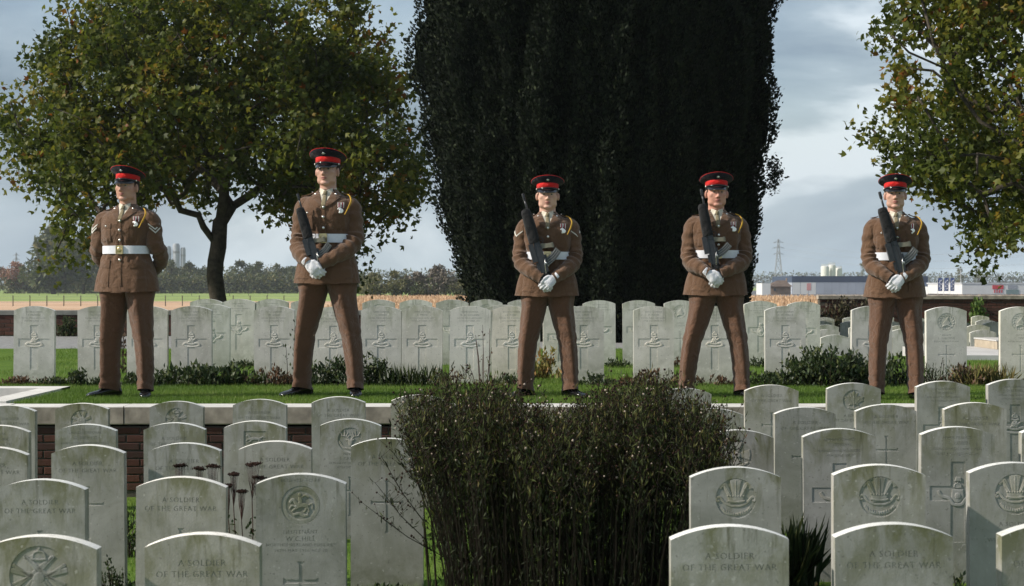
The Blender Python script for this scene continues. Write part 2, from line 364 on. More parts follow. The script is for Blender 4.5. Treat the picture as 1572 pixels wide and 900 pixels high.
def catmull(pts, per=6):
    """pts: list of tuples (any dims) -> smooth list"""
    A = [np.array(p, float) for p in pts]; A = [2 * A[0] - A[1]] + A + [2 * A[-1] - A[-2]]; out = []
    for i in range(1, len(A) - 2):
        for k in range(per):
            t = k / per; a, b, c, d = A[i - 1:i + 3]
            out.append(0.5 * ((2 * b) + (c - a) * t + (2 * a - 5 * b + 4 * c - d) * t * t + (3 * b - a - 3 * c + d) * t ** 3))
    out.append(A[-2]); return out
# ------------------------------------------------------------ ground and walls
PLAT = 0.0
def low_z(x): return -0.685 + 0.012 * (x + 3)          # the lower lawn rises slightly to the right
def sheet(name, poly, z, mat, zf=None):
    me = bpy.data.meshes.new(name); me.from_pydata([(x, y, zf(x) if zf else z) for x, y in poly], [], [tuple(range(len(poly)))])
    me.materials.append(M[mat]); return link(name, me, kind='structure')
sheet('lower_lawn', [(-30, -12), (30, -12), (30, 15.3), (-30, 15.3)], 0, 'lawn', low_z)
XR = 3.62
FRONT = 15.13
def slab(name, poly, z0, z1, mat):
    n = len(poly); V = [(x, y, z0) for x, y in poly] + [(x, y, z1) for x, y in poly]
    F = [tuple(range(n, 2 * n)), tuple(reversed(range(n)))] + [(i, (i + 1) % n, n + (i + 1) % n, n + i) for i in range(n)]
    me = bpy.data.meshes.new(name); me.from_pydata(V, [], F); me.materials.append(M[mat]); return link(name, me, kind='structure')
slab('terrace_lawn', [(-3.93, FRONT + 0.33), (30, FRONT + 0.33), (30, 26.2), (XR, 26.2), (XR, 29.2), (-30, 29.2), (-30, 17.72), (-3.93, 17.72)], -1.6, PLAT, 'lawn')
slab('back_lawn', [(-30, 36.6), (XR, 36.6), (XR, 48), (-30, 48)], -1.6, -0.012, 'lawn')
slab('gravel_path', [(-30, 29.2), (XR, 29.2), (XR, 36.6), (-30, 36.6)], -1.6, -0.006, 'paving')
slab('sunken_lawn', [(XR, 26.2), (40, 26.2), (40, 48), (XR, 48)], -1.6, -0.49, 'lawn')
sheet('farmland', [(-5000, 48), (5000, 48), (5000, 9000), (-5000, 9000)], -1.57, 'field_green')
sheet('stubble_field', [(-400, 60), (-8.2, 60), (-26, 306), (-900, 306)], -1.54, 'field_peach')
sheet('maize_floor', [(-7.6, 50), (60, 50), (90, 302), (-23, 302)], -1.53, 'field_peach')

rng = random.Random(5)
def brick_wall(wall, x0, x1, y, z0, z1, bl, bh, bt, mat, mortar=0.010, flip=1, limit=300, vis=None):
    """courses of single bricks laid against the mortar core of a wall, as parts of it"""
    meshes = []
    for k in range(5):
        mb = MB(); j = lambda: rng.uniform(-0.0022, 0.0022); e = 0.004; w = (bl - mortar) / 2; h = (bh - mortar) / 2
        A = [(-w + j(), 0, -h + j()), (w + j(), 0, -h + j()), (w + j(), 0, h + j()), (-w + j(), 0, h + j())]
        B = [(p[0] * (1 - e / w), -bt, p[2] * (1 - e / h)) for p in A]; mid = [(p[0], -bt + e, p[2]) for p in A]
        mb.loft([A, mid, B]); meshes.append(mb.mesh('brick', mat))
    rows = int(round((z1 - z0) / bh)); n = 0; rest = MB()
    for r in range(rows):
        zc = z1 - (r + 0.5) * bh; off = (r % 2) * bl / 2; x = x0 + off
        while x < x1:
            xc = x + bl / 2
            if vis is None or vis(xc, zc):
                o = link('brick', meshes[rng.randrange(5)], wall, loc=(xc - wall.location.x, y - wall.location.y - rng.uniform(0, 0.004), zc - wall.location.z)); n += 1
            x += bl
    return n
def at(px, d): return (px - CX) * d / FPX
# front retaining wall of the terrace
wy = FRONT + 0.03
wm = MB(); wm.box(-30, 30, 0.0, 0.30, -1.5, -0.145)
wall = wm.build('retaining_wall', 'mortar', loc=(0, wy, 0)); tag(wall, 'low dark brick retaining wall with pale coping along the front of the terrace', 'wall')
nb = brick_wall(wall, -4.3, 2.5, wy, -0.147 - 0.061 * 8, -0.147, 0.21, 0.061, 0.008, 'brick_dark')
cop_v = []
for k in range(3):
    mb = MB(); w = 0.45; e = 0.008; h = 0.14
    prof = [(-0.025, 0), (-0.03, e), (-0.03, h - e), (-0.03 + e, h), (0.29, h), (0.30, h - e), (0.30, 0)]
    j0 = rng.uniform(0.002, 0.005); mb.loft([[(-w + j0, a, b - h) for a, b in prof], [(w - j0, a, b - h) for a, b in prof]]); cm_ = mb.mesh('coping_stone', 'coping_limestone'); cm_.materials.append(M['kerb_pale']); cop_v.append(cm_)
    for p_ in cm_.polygons: p_.material_index = 1 if abs(p_.normal.z) > .6 else 0  # coping tops take the paler stone to imitate sun falling on them
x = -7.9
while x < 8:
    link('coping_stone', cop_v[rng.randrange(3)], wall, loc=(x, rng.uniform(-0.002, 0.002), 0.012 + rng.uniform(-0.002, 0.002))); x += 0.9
# recessed steps at the left edge: kerbs round a paved landing
kb = MB(); kb.box(-0.2, 0.0, 0.0, 2.24, -0.5, 0.03)
ks = kb.build('step_kerb', 'kerb_pale', loc=(-3.93, FRONT + 0.34, 0)); tag(ks, 'pale kerb stone running back beside the sunken steps at the lawn corner', 'kerb')
kb = MB(); kb.box(-6, 0.0, 0, 0.34, -0.5, 0.032)
ks2 = kb.build('step_kerb', 'kerb_pale', loc=(-3.93, 17.37, 0)); tag(ks2, 'pale kerb stone lying crosswise behind the sunken steps', 'kerb')
st = MB(); st.box(-5, -0.003, 0.002, 2.02, -0.5, -0.07)
so = st.build('step_landing', 'paving', loc=(-4.13, FRONT + 0.34, 0)); tag(so, kind='structure')
def brick_rest(wall, spans, y, z0, z1, bl, bh, mat, x00, mortar=0.010):
    """the courses farther along the wall, joined into one part"""
    mb = MB(); L0 = wall.location; w = (bl - mortar) / 2; h = (bh - mortar) / 2; rows = int(round((z1 - z0) / bh))
    for r in range(rows):
        zc = z1 - (r + .5) * bh - L0.z
        for a, b in spans:
            k = math.ceil((a - x00) / bl); x = x00 + k * bl + (r % 2) * bl / 2
            while x < b - .01:
                j = rng.uniform(0, .004); xc = x + bl / 2 - L0.x; mb.box(xc - w, xc + w, y - L0.y - .008 - j, y - L0.y, zc - h, zc + h); x += bl
    mb.build('brickwork', mat, wall, kind='stuff')
brick_rest(wall, [(-9.13, -4.3), (2.5 + .12, 9.0)], wy, -0.147 - 0.061 * 8, -0.147, 0.21, 0.061, 'brick_dark', -4.3)
# back walls
bwY = 36.8
wm = MB(); wm.box(0, 12.5, 0.0, 0.3, -0.3, 0.38)
wb = wm.build('boundary_wall', 'mortar', loc=(-9.6, bwY, 0)); tag(wb, 'long low dark brick wall at the back of the left headstones before the stubble field', 'wall')
brick_wall(wb, -9.6, -4.2, bwY, 0.0, 0.375, 0.225, 0.075, 0.008, 'brick_far')
brick_rest(wb, [(-4.1, 2.8)], bwY, 0.0, 0.375, 0.225, 0.075, 'brick_far', -9.6)
cv = MB(); cv.loft([[(-0.5 + 0.003, a, b) for a, b in ((-0.03, 0), (-0.03, 0.075), (0.0, 0.085), (0.33, 0.085), (0.33, 0))], [(0.497, a, b) for a, b in ((-0.03, 0), (-0.03, 0.075), (0.0, 0.085), (0.33, 0.085), (0.33, 0))]])
cgm = cv.mesh('coping_stone', 'coping_grey')
for i in range(13): link('coping_stone', cgm, wb, loc=(0.5 + i, 0, 0.382))
rwY = 47.0; rz = 0.60
wm = MB(); wm.box(0, 16, 0.0, 0.3, -0.8, rz)
wr = wm.build('boundary_wall', 'mortar', loc=(7.26, rwY, 0)); tag(wr, 'brick wall with flat pale coping behind the right hand soldier, warehouse beyond it', 'wall')
brick_wall(wr, 7.27, 12.2, rwY, -0.15, rz, 0.225, 0.075, 0.008, 'brick_far')
brick_rest(wr, [(12.4, 23.0)], rwY, -0.15, rz, 0.225, 0.075, 'brick_far', 7.27)
cv = MB(); q = ((-0.04, 0), (-0.04, 0.08), (0.0, 0.095), (0.34, 0.095), (0.34, 0)); cv.loft([[(-0.497, a, b) for a, b in q], [(0.497, a, b) for a, b in q]])
cgm = cv.mesh('coping_stone', 'coping_limestone')
for i in range(16): link('coping_stone', cgm, wr, loc=(0.5 + i - 0.03, 0, rz + 0.002))

# ------------------------------------------------------------ headstones
SW, ST = 0.381, 0.076
def outline(w, h, base=-0.12, rise=0.042, n=22):
    a = w / 2; R = (a * a + rise * rise) / (2 * rise); cz = h - R; th = math.asin(a / R)
    pts = [(-a, base), (a, base)]
    for i in range(n + 1):
        t = th - 2 * th * i / n; pts.append((R * math.sin(t), cz + R * math.cos(t)))
    return pts
_txt = {}
def text_loops(s, size, fit=None):
    key = (s, size, fit)
    if key in _txt: return _txt[key]
    cu = bpy.data.curves.new('t', 'FONT'); cu.body = s; cu.size = size; cu.align_x = 'CENTER'; cu.resolution_u = 2; cu.space_character = 1.12
    o = bpy.data.objects.new('t', cu); COL.objects.link(o)
    bpy.context.view_layer.update(); dg = bpy.context.evaluated_depsgraph_get()
    cu.fill_mode = 'FRONT'; dg.update(); me2 = bpy.data.meshes.new_from_object(o.evaluated_get(dg))
    fv = np.array([v.co[:2] for v in me2.vertices]); ff = [tuple(p.vertices) for p in me2.polygons]
    # outlines = boundary edges of the filled letters
    cnt = {}
    for f in ff:
        for i in range(len(f)):
            a, b = f[i], f[(i + 1) % len(f)]; cnt[(a, b)] = 1
    nxt = {}
    for (a, b) in cnt:
        if (b, a) not in cnt: nxt.setdefault(a, []).append(b)
    loops = []
    while nxt:
        s0 = next(iter(nxt)); cur = s0; lp = []
        while cur in nxt:
            lp.append(cur); b = nxt[cur].pop()
            if not nxt[cur]: del nxt[cur]
            cur = b
            if cur == s0: break
        if len(lp) > 2: loops.append([tuple(fv[i]) for i in lp])
    bpy.data.objects.remove(o); bpy.data.curves.remove(cu); bpy.data.meshes.remove(me2)
    w = fv[:, 0].max() - fv[:, 0].min() if len(fv) else 1
    k = min(1.0, fit / w) if fit else 1.0
    c0 = (fv[:, 0].max() + fv[:, 0].min()) / 2
    loops = [[((x - c0) * k, y) for x, y in lp] for lp in loops]; fv = np.stack([(fv[:, 0] - c0) * k, fv[:, 1]], 1)
    _txt[key] = (loops, fv, ff); return _txt[key]
def circle(cx, cz, r, n=40): return [(cx + r * math.cos(2 * PI * i / n), cz + r * math.sin(2 * PI * i / n)) for i in range(n)]
def thin_cross(cz, top, bot, half, t=0.0065):
    f = t * 2.2; k = 0.012
    return [[(-t, cz + t), (-half + k, cz + t), (-half, cz + f), (-half, cz - f), (-half + k, cz - t), (-t, cz - t), (-t, bot + k), (-f, bot), (f, bot), (t, bot + k), (t, cz - t), (half - k, cz - t), (half, cz - f), (half, cz + f), (half - k, cz + t), (t, cz + t), (t, top - k), (f, top), (-f, top), (-t, top - k)]]
def broad_cross(h, half=0.146, sw=0.037, t0=0.18, a0=0.307, a1=0.385, foot=0.60):
    return [[(-sw, h - t0), (-sw, h - a0), (-half, h - a0), (-half, h - a1), (-sw, h - a1), (-sw, h - foot), (sw, h - foot), (sw, h - a1), (half, h - a1), (half, h - a0), (sw, h - a0), (sw, h - t0)]]
# relief emblems: polygons and strokes in the stone's face plane
class Relief(MB):
    def poly(s, pts, h=0.0032, y=0.0):
        n = len(pts); c = (sum(p[0] for p in pts) / n, sum(p[1] for p in pts) / n)
        r0 = [(p[0], y, p[1]) for p in pts]; r1 = [(p[0], y - h * 0.7, p[1]) for p in pts]
        r2 = [(c[0] + (p[0] - c[0]) * 0.86, y - h, c[1] + (p[1] - c[1]) * 0.86) for p in pts]
        b = len(s.v); s.loft([r0, r1, r2], False, False)
        s.v.append((c[0], y - h * 1.15, c[1])); e = len(s.v) - 1; k = b + 2 * n
        for i in range(n): s.f.append((k + i, k + (i + 1) % n, e))
        return s
    def stroke(s, pts, w, h=0.0032, per=4):
        q = catmull(pts, per) if len(pts) > 2 else [np.array(p, float) for p in pts]; N = len(q); rings = []
        for i, p in enumerate(q):
            d = q[min(i + 1, N - 1)] - q[max(i - 1, 0)]; d = d / (np.linalg.norm(d) + 1e-9); nn = np.array((-d[1], d[0]))
            ww = (w[0] + (w[1] - w[0]) * i / (N - 1)) if hasattr(w, '__len__') else w
            a, b = p + nn * ww, p - nn * ww; a2, b2 = p + nn * ww * 0.6, p - nn * ww * 0.6
            rings.append([(a[0], 0, a[1]), (a[0], -h * .5, a[1]), (a2[0], -h, a2[1]), (b2[0], -h, b2[1]), (b[0], -h * .5, b[1]), (b[0], 0, b[1])])
        return s.loft(rings)
def em_crown(R, cx, cz, w):
    R.poly([(cx - w, cz), (cx + w, cz), (cx + w * 1.15, cz + w * .55), (cx + w * .55, cz + w * .85), (cx, cz + w * 1.25), (cx - w * .55, cz + w * .85), (cx - w * 1.15, cz + w * .55)])
    R.stroke([(cx - w * .95, cz + w * .15), (cx, cz + .05 * w), (cx + w * .95, cz + w * .15)], w * .14, 0.0050)
    R.stroke([(cx - w * .8, cz + w * .3), (cx - w * .6, cz + w * .9), (cx, cz + w * 1.1)], w * .12, 0.005); R.stroke([(cx + w * .8, cz + w * .3), (cx + w * .6, cz + w * .9), (cx, cz + w * 1.1)], w * .12, 0.005)
    R.poly([(cx - w * .14, cz + w * 1.15), (cx + w * .14, cz + w * 1.15), (cx + w * .14, cz + w * 1.55), (cx - w * .14, cz + w * 1.55)], .004)
def em_feathers(r):
    R = Relief()
    R.poly([(-.13 * r, -.1 * r), (.13 * r, -.1 * r), (.24 * r, .62 * r), (.30 * r, .9 * r), (.12 * r, .97 * r), (-.12 * r, .97 * r), (-.30 * r, .9 * r), (-.24 * r, .62 * r)])
    R.stroke([(0, -.05 * r), (0, .9 * r)], .03 * r, .0048)
    for sg in (-1, 1):
        R.stroke([(sg * .2 * r, -.1 * r), (sg * .40 * r, .35 * r), (sg * .55 * r, .68 * r), (sg * .74 * r, .62 * r), (sg * .80 * r, .50 * r)], (.12 * r, .13 * r))
        R.stroke([(sg * .2 * r, 0), (sg * .42 * r, .42 * r), (sg * .58 * r, .7 * r)], .028 * r, .0048)
        R.stroke([(sg * .97 * r, .03 * r), (sg * .78 * r, .06 * r), (sg * .55 * r, -.22 * r), (sg * .25 * r, -.36 * r), (0, -.38 * r)], .060 * r)
        R.stroke([(sg * .97 * r, .03 * r), (sg * .93 * r, -.12 * r), (sg * .82 * r, -.10 * r)], .05 * r, .0045)
        R.stroke([(sg * .72 * r, -.45 * r), (sg * .45 * r, -.72 * r), (0, -.80 * r)], .075 * r)
    R.poly([(-.34 * r, -.26 * r), (.34 * r, -.26 * r), (.42 * r, .12 * r), (.26 * r, .02 * r), (.14 * r, .15 * r), (0, .03 * r), (-.14 * r, .15 * r), (-.26 * r, .02 * r), (-.42 * r, .12 * r)], .0045)
    R.stroke([(-.43 * r, -.12 * r), (0, -.17 * r), (.43 * r, -.12 * r)], .045 * r, .0062)
    for i in range(-3, 4): R.poly(circle(i * .13 * r, .1 * r - abs(i) * -.01 * r, .045 * r, 6), .006)
    for i in range(-5, 6): R.stroke([(i * .115 * r, -.86 * r + abs(i) * .045 * r), (i * .118 * r, -.75 * r + abs(i) * .045 * r)], .014 * r, .0052)
    return R
def em_guns(r):
    R = Relief(); em_crown(R, 0, .52 * r, .27 * r)
    for sg in (-1, 1):
        for (a, b, c, d, w) in ((.95, -.55, -.45, .62, .07), (.88, -.30, -.1, .12, .05), (.95, .18, .05, -.05, .10), (.50, .66, -.60, -.60, .055)):
            R.stroke([(sg * a * r, b * r), (sg * c * r, d * r)], w * r)
        R.poly(circle(sg * .84 * r, .34 * r, .07 * r, 8)); R.stroke([(sg * .84 * r, .34 * r), (sg * .3 * r, -.02 * r)], .06 * r)
        R.stroke([(sg * .2 * r, -.55 * r), (sg * .55 * r, -.78 * r), (sg * .8 * r, -.62 * r)], .07 * r)
    R.poly(circle(0, -.08 * r, .20 * r, 12), .0052); R.poly([(-.35 * r, -.45 * r), (.35 * r, -.45 * r), (.22 * r, -.2 * r), (-.22 * r, -.2 * r)], .0048)
    R.stroke([(-.4 * r, -.72 * r), (0, -.85 * r), (.4 * r, -.72 * r)], .09 * r); return R
def em_star(r):
    R = Relief()
    for k in range(8):
        a = k * PI / 4 + PI / 8; R.poly([(.25 * r * math.cos(a - .5), .25 * r * math.sin(a - .5)), (.9 * r * math.cos(a - .14), .9 * r * math.sin(a - .14)), (.9 * r * math.cos(a + .14), .9 * r * math.sin(a + .14)), (.25 * r * math.cos(a + .5), .25 * r * math.sin(a + .5))])
    R.poly(circle(0, 0, .38 * r, 14), .005); R.stroke([(-.18 * r, 0), (.18 * r, 0)], .04 * r, .0065); R.stroke([(0, -.18 * r), (0, .18 * r)], .04 * r, .0065)
    R.stroke([(-.55 * r, -.6 * r), (0, -.82 * r), (.55 * r, -.6 * r)], .10 * r, .0042); return R
def em_maple(r):
    R = Relief(); h = [(0, .95), (.16, .62), (.36, .72), (.28, .30), (.52, .48), (.58, .34), (.92, .40), (.78, .14), (.88, .02), (.40, -.28), (.46, -.44), (.05, -.38), (.04, -.9)]
    full = h + [(-x, z) for x, z in reversed(h[1:])]; R.poly([(x * r, z * r) for x, z in full], .004)
    for a, b in ((0, .7), (.55, .22), (-.55, .22)): R.stroke([(0, -.4 * r), (a * r, b * r)], .03 * r, .0055)
    R.stroke([(-.5 * r, -.62 * r), (0, -.74 * r), (.5 * r, -.62 * r)], .09 * r, .005); return R
def em_stag(r):
    R = Relief(); R.poly([(-.16 * r, .02 * r), (.16 * r, .02 * r), (.13 * r, -.25 * r), (.07 * r, -.50 * r), (-.07 * r, -.50 * r), (-.13 * r, -.25 * r)], .005)
    for sg in (-1, 1):
        R.poly([(sg * .12 * r, 0), (sg * .34 * r, .10 * r), (sg * .36 * r, .02 * r), (sg * .14 * r, -.1 * r)], .004)
        R.stroke([(sg * .08 * r, .02 * r), (sg * .30 * r, .28 * r), (sg * .62 * r, .34 * r), (sg * .78 * r, .62 * r)], (.055 * r, .025 * r))
        for (a, b, c, d) in ((.30, .28, .20, .60), (.45, .33, .42, .78), (.62, .36, .72, .30), (.22, .2, .05, .38)): R.stroke([(sg * a * r, b * r), (sg * c * r, d * r)], (.04 * r, .02 * r))
        R.stroke([(sg * .15 * r, -.72 * r), (sg * .6 * r, -.55 * r), (sg * .86 * r, -.1 * r)], .08 * r)
    R.stroke([(-.2 * r, -.72 * r), (.2 * r, -.72 * r)], .09 * r); return R
def em_rider(r):
    R = Relief(); N = 40
    R.stroke([(.86 * r * math.cos(2 * PI * i / N), .86 * r * math.sin(2 * PI * i / N)) for i in range(N)] + [(.86 * r, 0)], .13 * r, .0022, 1)
    s = 'NORTHUMBERLAND'; 
    for txt, a0, a1, rr, fl in (('NORTHUMBERLAND', 165, 15, .79, 0), ('FUSILIERS', 222, 318, .93, 1)):
        for i, ch in enumerate(txt):
            a = math.radians(a0 + (a1 - a0) * i / (len(txt) - 1)); lp, fv, ff = text_loops(ch, .19 * r)
            rot = (a - PI / 2) if not fl else (a + PI / 2); c_, s_ = math.cos(rot), math.sin(rot)
            b = len(R.v); R.v += [(rr * r * math.cos(a) + x * c_ - z * s_, -.0034, rr * r * math.sin(a) + x * s_ + z * c_) for x, z in fv]; R.f += [tuple(k + b for k in f) for f in ff]
    R.poly([(-.30 * r, .0), (-.12 * r, .16 * r), (.25 * r, .10 * r), (.42 * r, .02 * r), (.42 * r, -.14 * r), (.1 * r, -.10 * r), (-.2 * r, -.16 * r)], .0045)
    R.stroke([(-.2 * r, .05 * r), (-.38 * r, .28 * r), (-.50 * r, .22 * r), (-.56 * r, .12 * r)], (.10 * r, .06 * r), .0045)
    for p in ([(-.2, -.1), (-.45, -.02), (-.58, -.18)], [(-.15, -.12), (-.35, -.22), (-.45, -.34)], [(.35, -.1), (.42, -.28), (.32, -.42)], [(.3, -.1), (.22, -.3), (.12, -.36)]):
        R.stroke([(a * r, b * r) for a, b in p], (.06 * r, .035 * r), .0045)
    R.stroke([(.42 * r, 0), (.58 * r, .08 * r), (.60 * r, -.2 * r)], .04 * r, .004)
    R.stroke([(0, .12 * r), (-.04 * r, .42 * r)], .09 * r, .0055); R.poly(circle(-.05 * r, .54 * r, .09 * r, 8), .0055)
    R.stroke([(-.05 * r, .35 * r), (.2 * r, .5 * r), (.42 * r, .42 * r)], .04 * r, .005)
    R.stroke([(-.4 * r, -.5 * r), (-.1 * r, -.42 * r), (.15 * r, -.55 * r), (.4 * r, -.48 * r)], .07 * r, .004); return R
def em_horse(w):
    R = Relief(); 
    R.poly([(-.55 * w, .05 * w), (-.2 * w, .18 * w), (.35 * w, .10 * w), (.62 * w, .12 * w), (.60 * w, -.12 * w), (.1 * w, -.10 * w), (-.35 * w, -.12 * w)], .0045)
    R.stroke([(-.45 * w, .05 * w), (-.68 * w, .32 * w), (-.85 * w, .22 * w)], (.13 * w, .07 * w)); R.stroke([(.6 * w, .08 * w), (.85 * w, .22 * w), (.95 * w, .05 * w)], .05 * w)
    for p in ([(-.4, -.05), (-.72, -.08), (-.85, -.25)], [(-.3, -.1), (-.5, -.3), (-.7, -.35)], [(.5, -.05), (.7, -.25), (.9, -.3)], [(.4, -.1), (.45, -.32), (.6, -.4)]): R.stroke([(a * w, b * w) for a, b in p], (.07 * w, .04 * w))
    return R
def em_gunwheel(h):     # crown, wheeled gun and scrolls on the head of a broad cross
    R = Relief(); z = h - 0.355; r = .075
    R.stroke([(-1.05 * r, -.15 * r + z), (-.75 * r, .12 * r + z), (-.3 * r, .02 * r + z), (0, -.02 * r + z), (.3 * r, .02 * r + z), (.75 * r, .12 * r + z), (1.05 * r, -.15 * r + z)], .13 * r, .0055)
    R.stroke([(-1.05 * r, -.15 * r + z), (-.6 * r, -.32 * r + z), (0, -.36 * r + z), (.6 * r, -.32 * r + z), (1.05 * r, -.15 * r + z)], .10 * r, .0055)
    R.poly(circle(0, z + .45 * r, .34 * r, 14), .0055); 
    for k in range(6): R.stroke([(0, z + .45 * r), (.33 * r * math.cos(k * PI / 3), z + .45 * r + .33 * r * math.sin(k * PI / 3))], .03 * r, .008)
    R.stroke([(-.45 * r, z + .2 * r), (.5 * r, z + .62 * r)], .07 * r, .0075)
    R.stroke([(-.35 * r, z + .92 * r), (0, z + .84 * r), (.35 * r, z + .92 * r)], .09 * r, .0055)
    em_crown(R, 0, z + 1.08 * r, .30 * r); return R
def em_shield(h):
    R = Relief(); z = h - 0.365; r = .075
    R.poly([(-.40 * r, .55 * r + z), (.40 * r, .55 * r + z), (.45 * r, 0 + z), (.2 * r, -.32 * r + z), (0, -.42 * r + z), (-.2 * r, -.32 * r + z), (-.45 * r, 0 + z)], .0055)
    R.poly(circle(0, z + .1 * r, .22 * r, 8), .009)
    for sg in (-1, 1): R.stroke([(sg * 1.35 * r, .42 * r + z), (sg * 1.10 * r, .08 * r + z), (sg * .6 * r, -.1 * r + z), (sg * .3 * r, -.48 * r + z), (0, -.55 * r + z)], .12 * r, .0055)
    em_crown(R, 0, z + .66 * r, .28 * r); R.poly([(-.22 * r, z + 1.1 * r), (.26 * r, z + 1.1 * r), (.22 * r, z + 1.38 * r), (-.12 * r, z + 1.42 * r)], .006); return R
def em_wreath(r):
    R = Relief()
    for k in range(16):
        a = 2 * PI * k / 16; R.stroke([(.72 * r * math.cos(a), .72 * r * math.sin(a)), (.9 * r * math.cos(a + .3), .9 * r * math.sin(a + .3))], (.08 * r, .03 * r))
    R.poly([(-.4 * r, -.1 * r), (-.1 * r, .25 * r), (.15 * r, .55 * r), (.22 * r, .2 * r), (.45 * r, -.1 * r), (.2 * r, -.4 * r), (-.25 * r, -.38 * r)], .005); R.stroke([(-.5 * r, -.5 * r), (0, -.3 * r), (.5 * r, -.5 * r)], .07 * r, .006); return R
def em_cross(r):
    R = Relief()
    for k in range(4):
        a = k * PI / 2; c, s_ = math.cos(a), math.sin(a); q = [(.05, -.09), (.8, -.36), (.86, 0), (.8, .36), (.05, .09)]
        R.poly([((x * c - z * s_) * r, (x * s_ + z * c) * r) for x, z in q])
    R.poly(circle(0, 0, .2 * r, 10), .006); R.stroke([(-.7 * r, -.5 * r), (0, -.75 * r), (.7 * r, -.5 * r)], .07 * r, .005); return R
_stone = {}
PLATE = 0.0026
def stone_meshes(kind, mat, h):
    key = (repr(kind), mat, h)
    if key in _stone: return _stone[key]
    lines, shapes, em = kind
    loops = [outline(SW, h)]; tv, tf = [], []
    for s in shapes:
        if s[0] == 'circle': loops.append(circle(0, h - s[1], s[2]))
        elif s[0] == 'cross': loops += thin_cross(h - s[1], h - s[1] + s[2], h - s[1] - s[3], s[4], *( [s[5]] if len(s) > 5 else []))
        elif s[0] == 'broad': loops += broad_cross(h)
        elif s[0] == 'rect': a, b = s[2], s[3]; z = h - s[1]; loops.append([(-a, z - b), (a, z - b), (a, z + b), (-a, z + b)])
    for (txt, dz, size, fit) in lines:
        lp, fv, ff = text_loops(txt, size, fit); loops += [[(x, y + h - dz) for x, y in l] for l in lp]
        b = len(tv); tv += [(x, -ST / 2 + PLATE - 0.0009, y + h - dz) for x, y in fv]; tf += [tuple(i + b for i in f) for f in ff]
    cu = bpy.data.curves.new('plate', 'CURVE'); cu.dimensions = '2D'; cu.fill_mode = 'FRONT'; cu.extrude = PLATE / 2
    for lp in loops:
        sp = cu.splines.new('POLY'); sp.points.add(len(lp) - 1)
        sp.points.foreach_set('co', [c for p in lp for c in (p[0], p[1], 0, 1)]); sp.use_cyclic_u = True
    o = bpy.data.objects.new('plate', cu); COL.objects.link(o); bpy.context.view_layer.update()
    dg = bpy.context.evaluated_depsgraph_get(); me2 = bpy.data.meshes.new_from_object(o.evaluated_get(dg)); bpy.data.objects.remove(o)
    mb = MB(); yc = -ST / 2 + PLATE / 2
    mb.add([(v.co.x, yc - v.co.z, v.co.y) for v in me2.vertices], [tuple(p.vertices) for p in me2.polygons]); bpy.data.meshes.remove(me2)
    ol = outline(SW, h); e = 0.0022
    y0, y1 = -ST / 2 + PLATE, ST / 2
    c = (0, h / 2); ins = [(p[0] * (1 - e / (SW / 2)), c[1] + (p[1] - c[1]) * (1 - e / (h / 2))) for p in ol]
    mb.loft([[(p[0], y0, p[1]) for p in ol], [(p[0], y1 - e, p[1]) for p in ol], [(p[0], y1, p[1]) for p in ins]])
    body = mb.mesh('headstone', mat); letters = None
    body.materials.append(M['stone_sunlit_top'])
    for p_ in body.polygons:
        if abs(p_.normal.z) > .6: p_.material_index = 1  # upward faces painted brighter, as if the sun lit them
    if tv:
        m = MB(); m.add(tv, tf); letters = m.mesh('inscription', 'letter_dark' if mat == 'stone_weathered' else 'letter_dark_pale')
    emb = None
    if em:
        ek, dz, r = em
        R = {'feathers': em_feathers, 'guns': em_guns, 'star': em_star, 'maple': em_maple, 'stag': em_stag, 'rider': em_rider, 'horse': em_horse, 'wreath': em_wreath, 'cross': em_cross}[ek](r) if ek not in ('gunwheel', 'shield') else {'gunwheel': em_gunwheel, 'shield': em_shield}[ek](h)
        R.v = [(x, y * .62 - ST / 2 + PLATE, z + (h - dz if ek not in ('gunwheel', 'shield') else 0)) for x, y, z in R.v]
        emb = R.mesh('badge', mat)
    _stone[key] = (body, letters, emb); return _stone[key]
def ps(name_, lines): return lines
G1, G2 = 'A SOLDIER', 'OF THE GREAT WAR'
K_SOLDIER = ([(G1, .105, .030, .20), (G2, .142, .030, .305)], [('cross', .31, .095, .18, .085)], None)
K_SOLDIER_LOW = ([(G1, .105, .030, .20), (G2, .142, .030, .305)], [('cross', .36, .13, .2, .085)], None)
def k_badge(em, r=.085, dz=.131, lines=None, cross=True):
    return (lines or [(G1, .27, .028, .18), ('OF THE GREAT WAR', .305, .028, .29)], [('circle', dz, r)] + ([('cross', .45, .09, .16, .08)] if cross else []), (em, dz, r))
def k_broad(l, em='gunwheel'):
    return ([(l[0], .062, .021, .18), (l[1], .092, .025, .2), (l[2], .120, .019, .32), (l[3], .146, .019, .28)], [('broad',)], (em, 0, 0))
rs = random.Random(9)
def headstone(x0, x1, top, kind, label, mat='stone_weathered', ground=None, wpx=None, h=None, group=None, tilt=None, d=None):
    w = wpx or (x1 - x0); d = d or SW * FPX / w; cx = (x0 + x1) / 2; p = P(cx, top, d)
    g = ground if ground is not None else low_z(p.x)
    hh = h or 0.78; body, letters, emb = stone_meshes(kind, mat, hh)
    o = link('headstone', body, None, label, 'headstone', group, loc=(p.x, p.y, p.z - hh))
    o.rotation_euler = (rs.uniform(-.012, .012), rs.uniform(-.007, .007) if tilt is None else tilt, rs.uniform(-.02, .02))
    if letters: link('inscription', letters, o)
    if emb: link('badge', emb, o)
    return o
GA = 'headstones on the lower lawn in front of the terrace'
def hs(x0, x1, top, kind, label, **k): return headstone(x0, x1, top, kind, label, group=GA, **k)
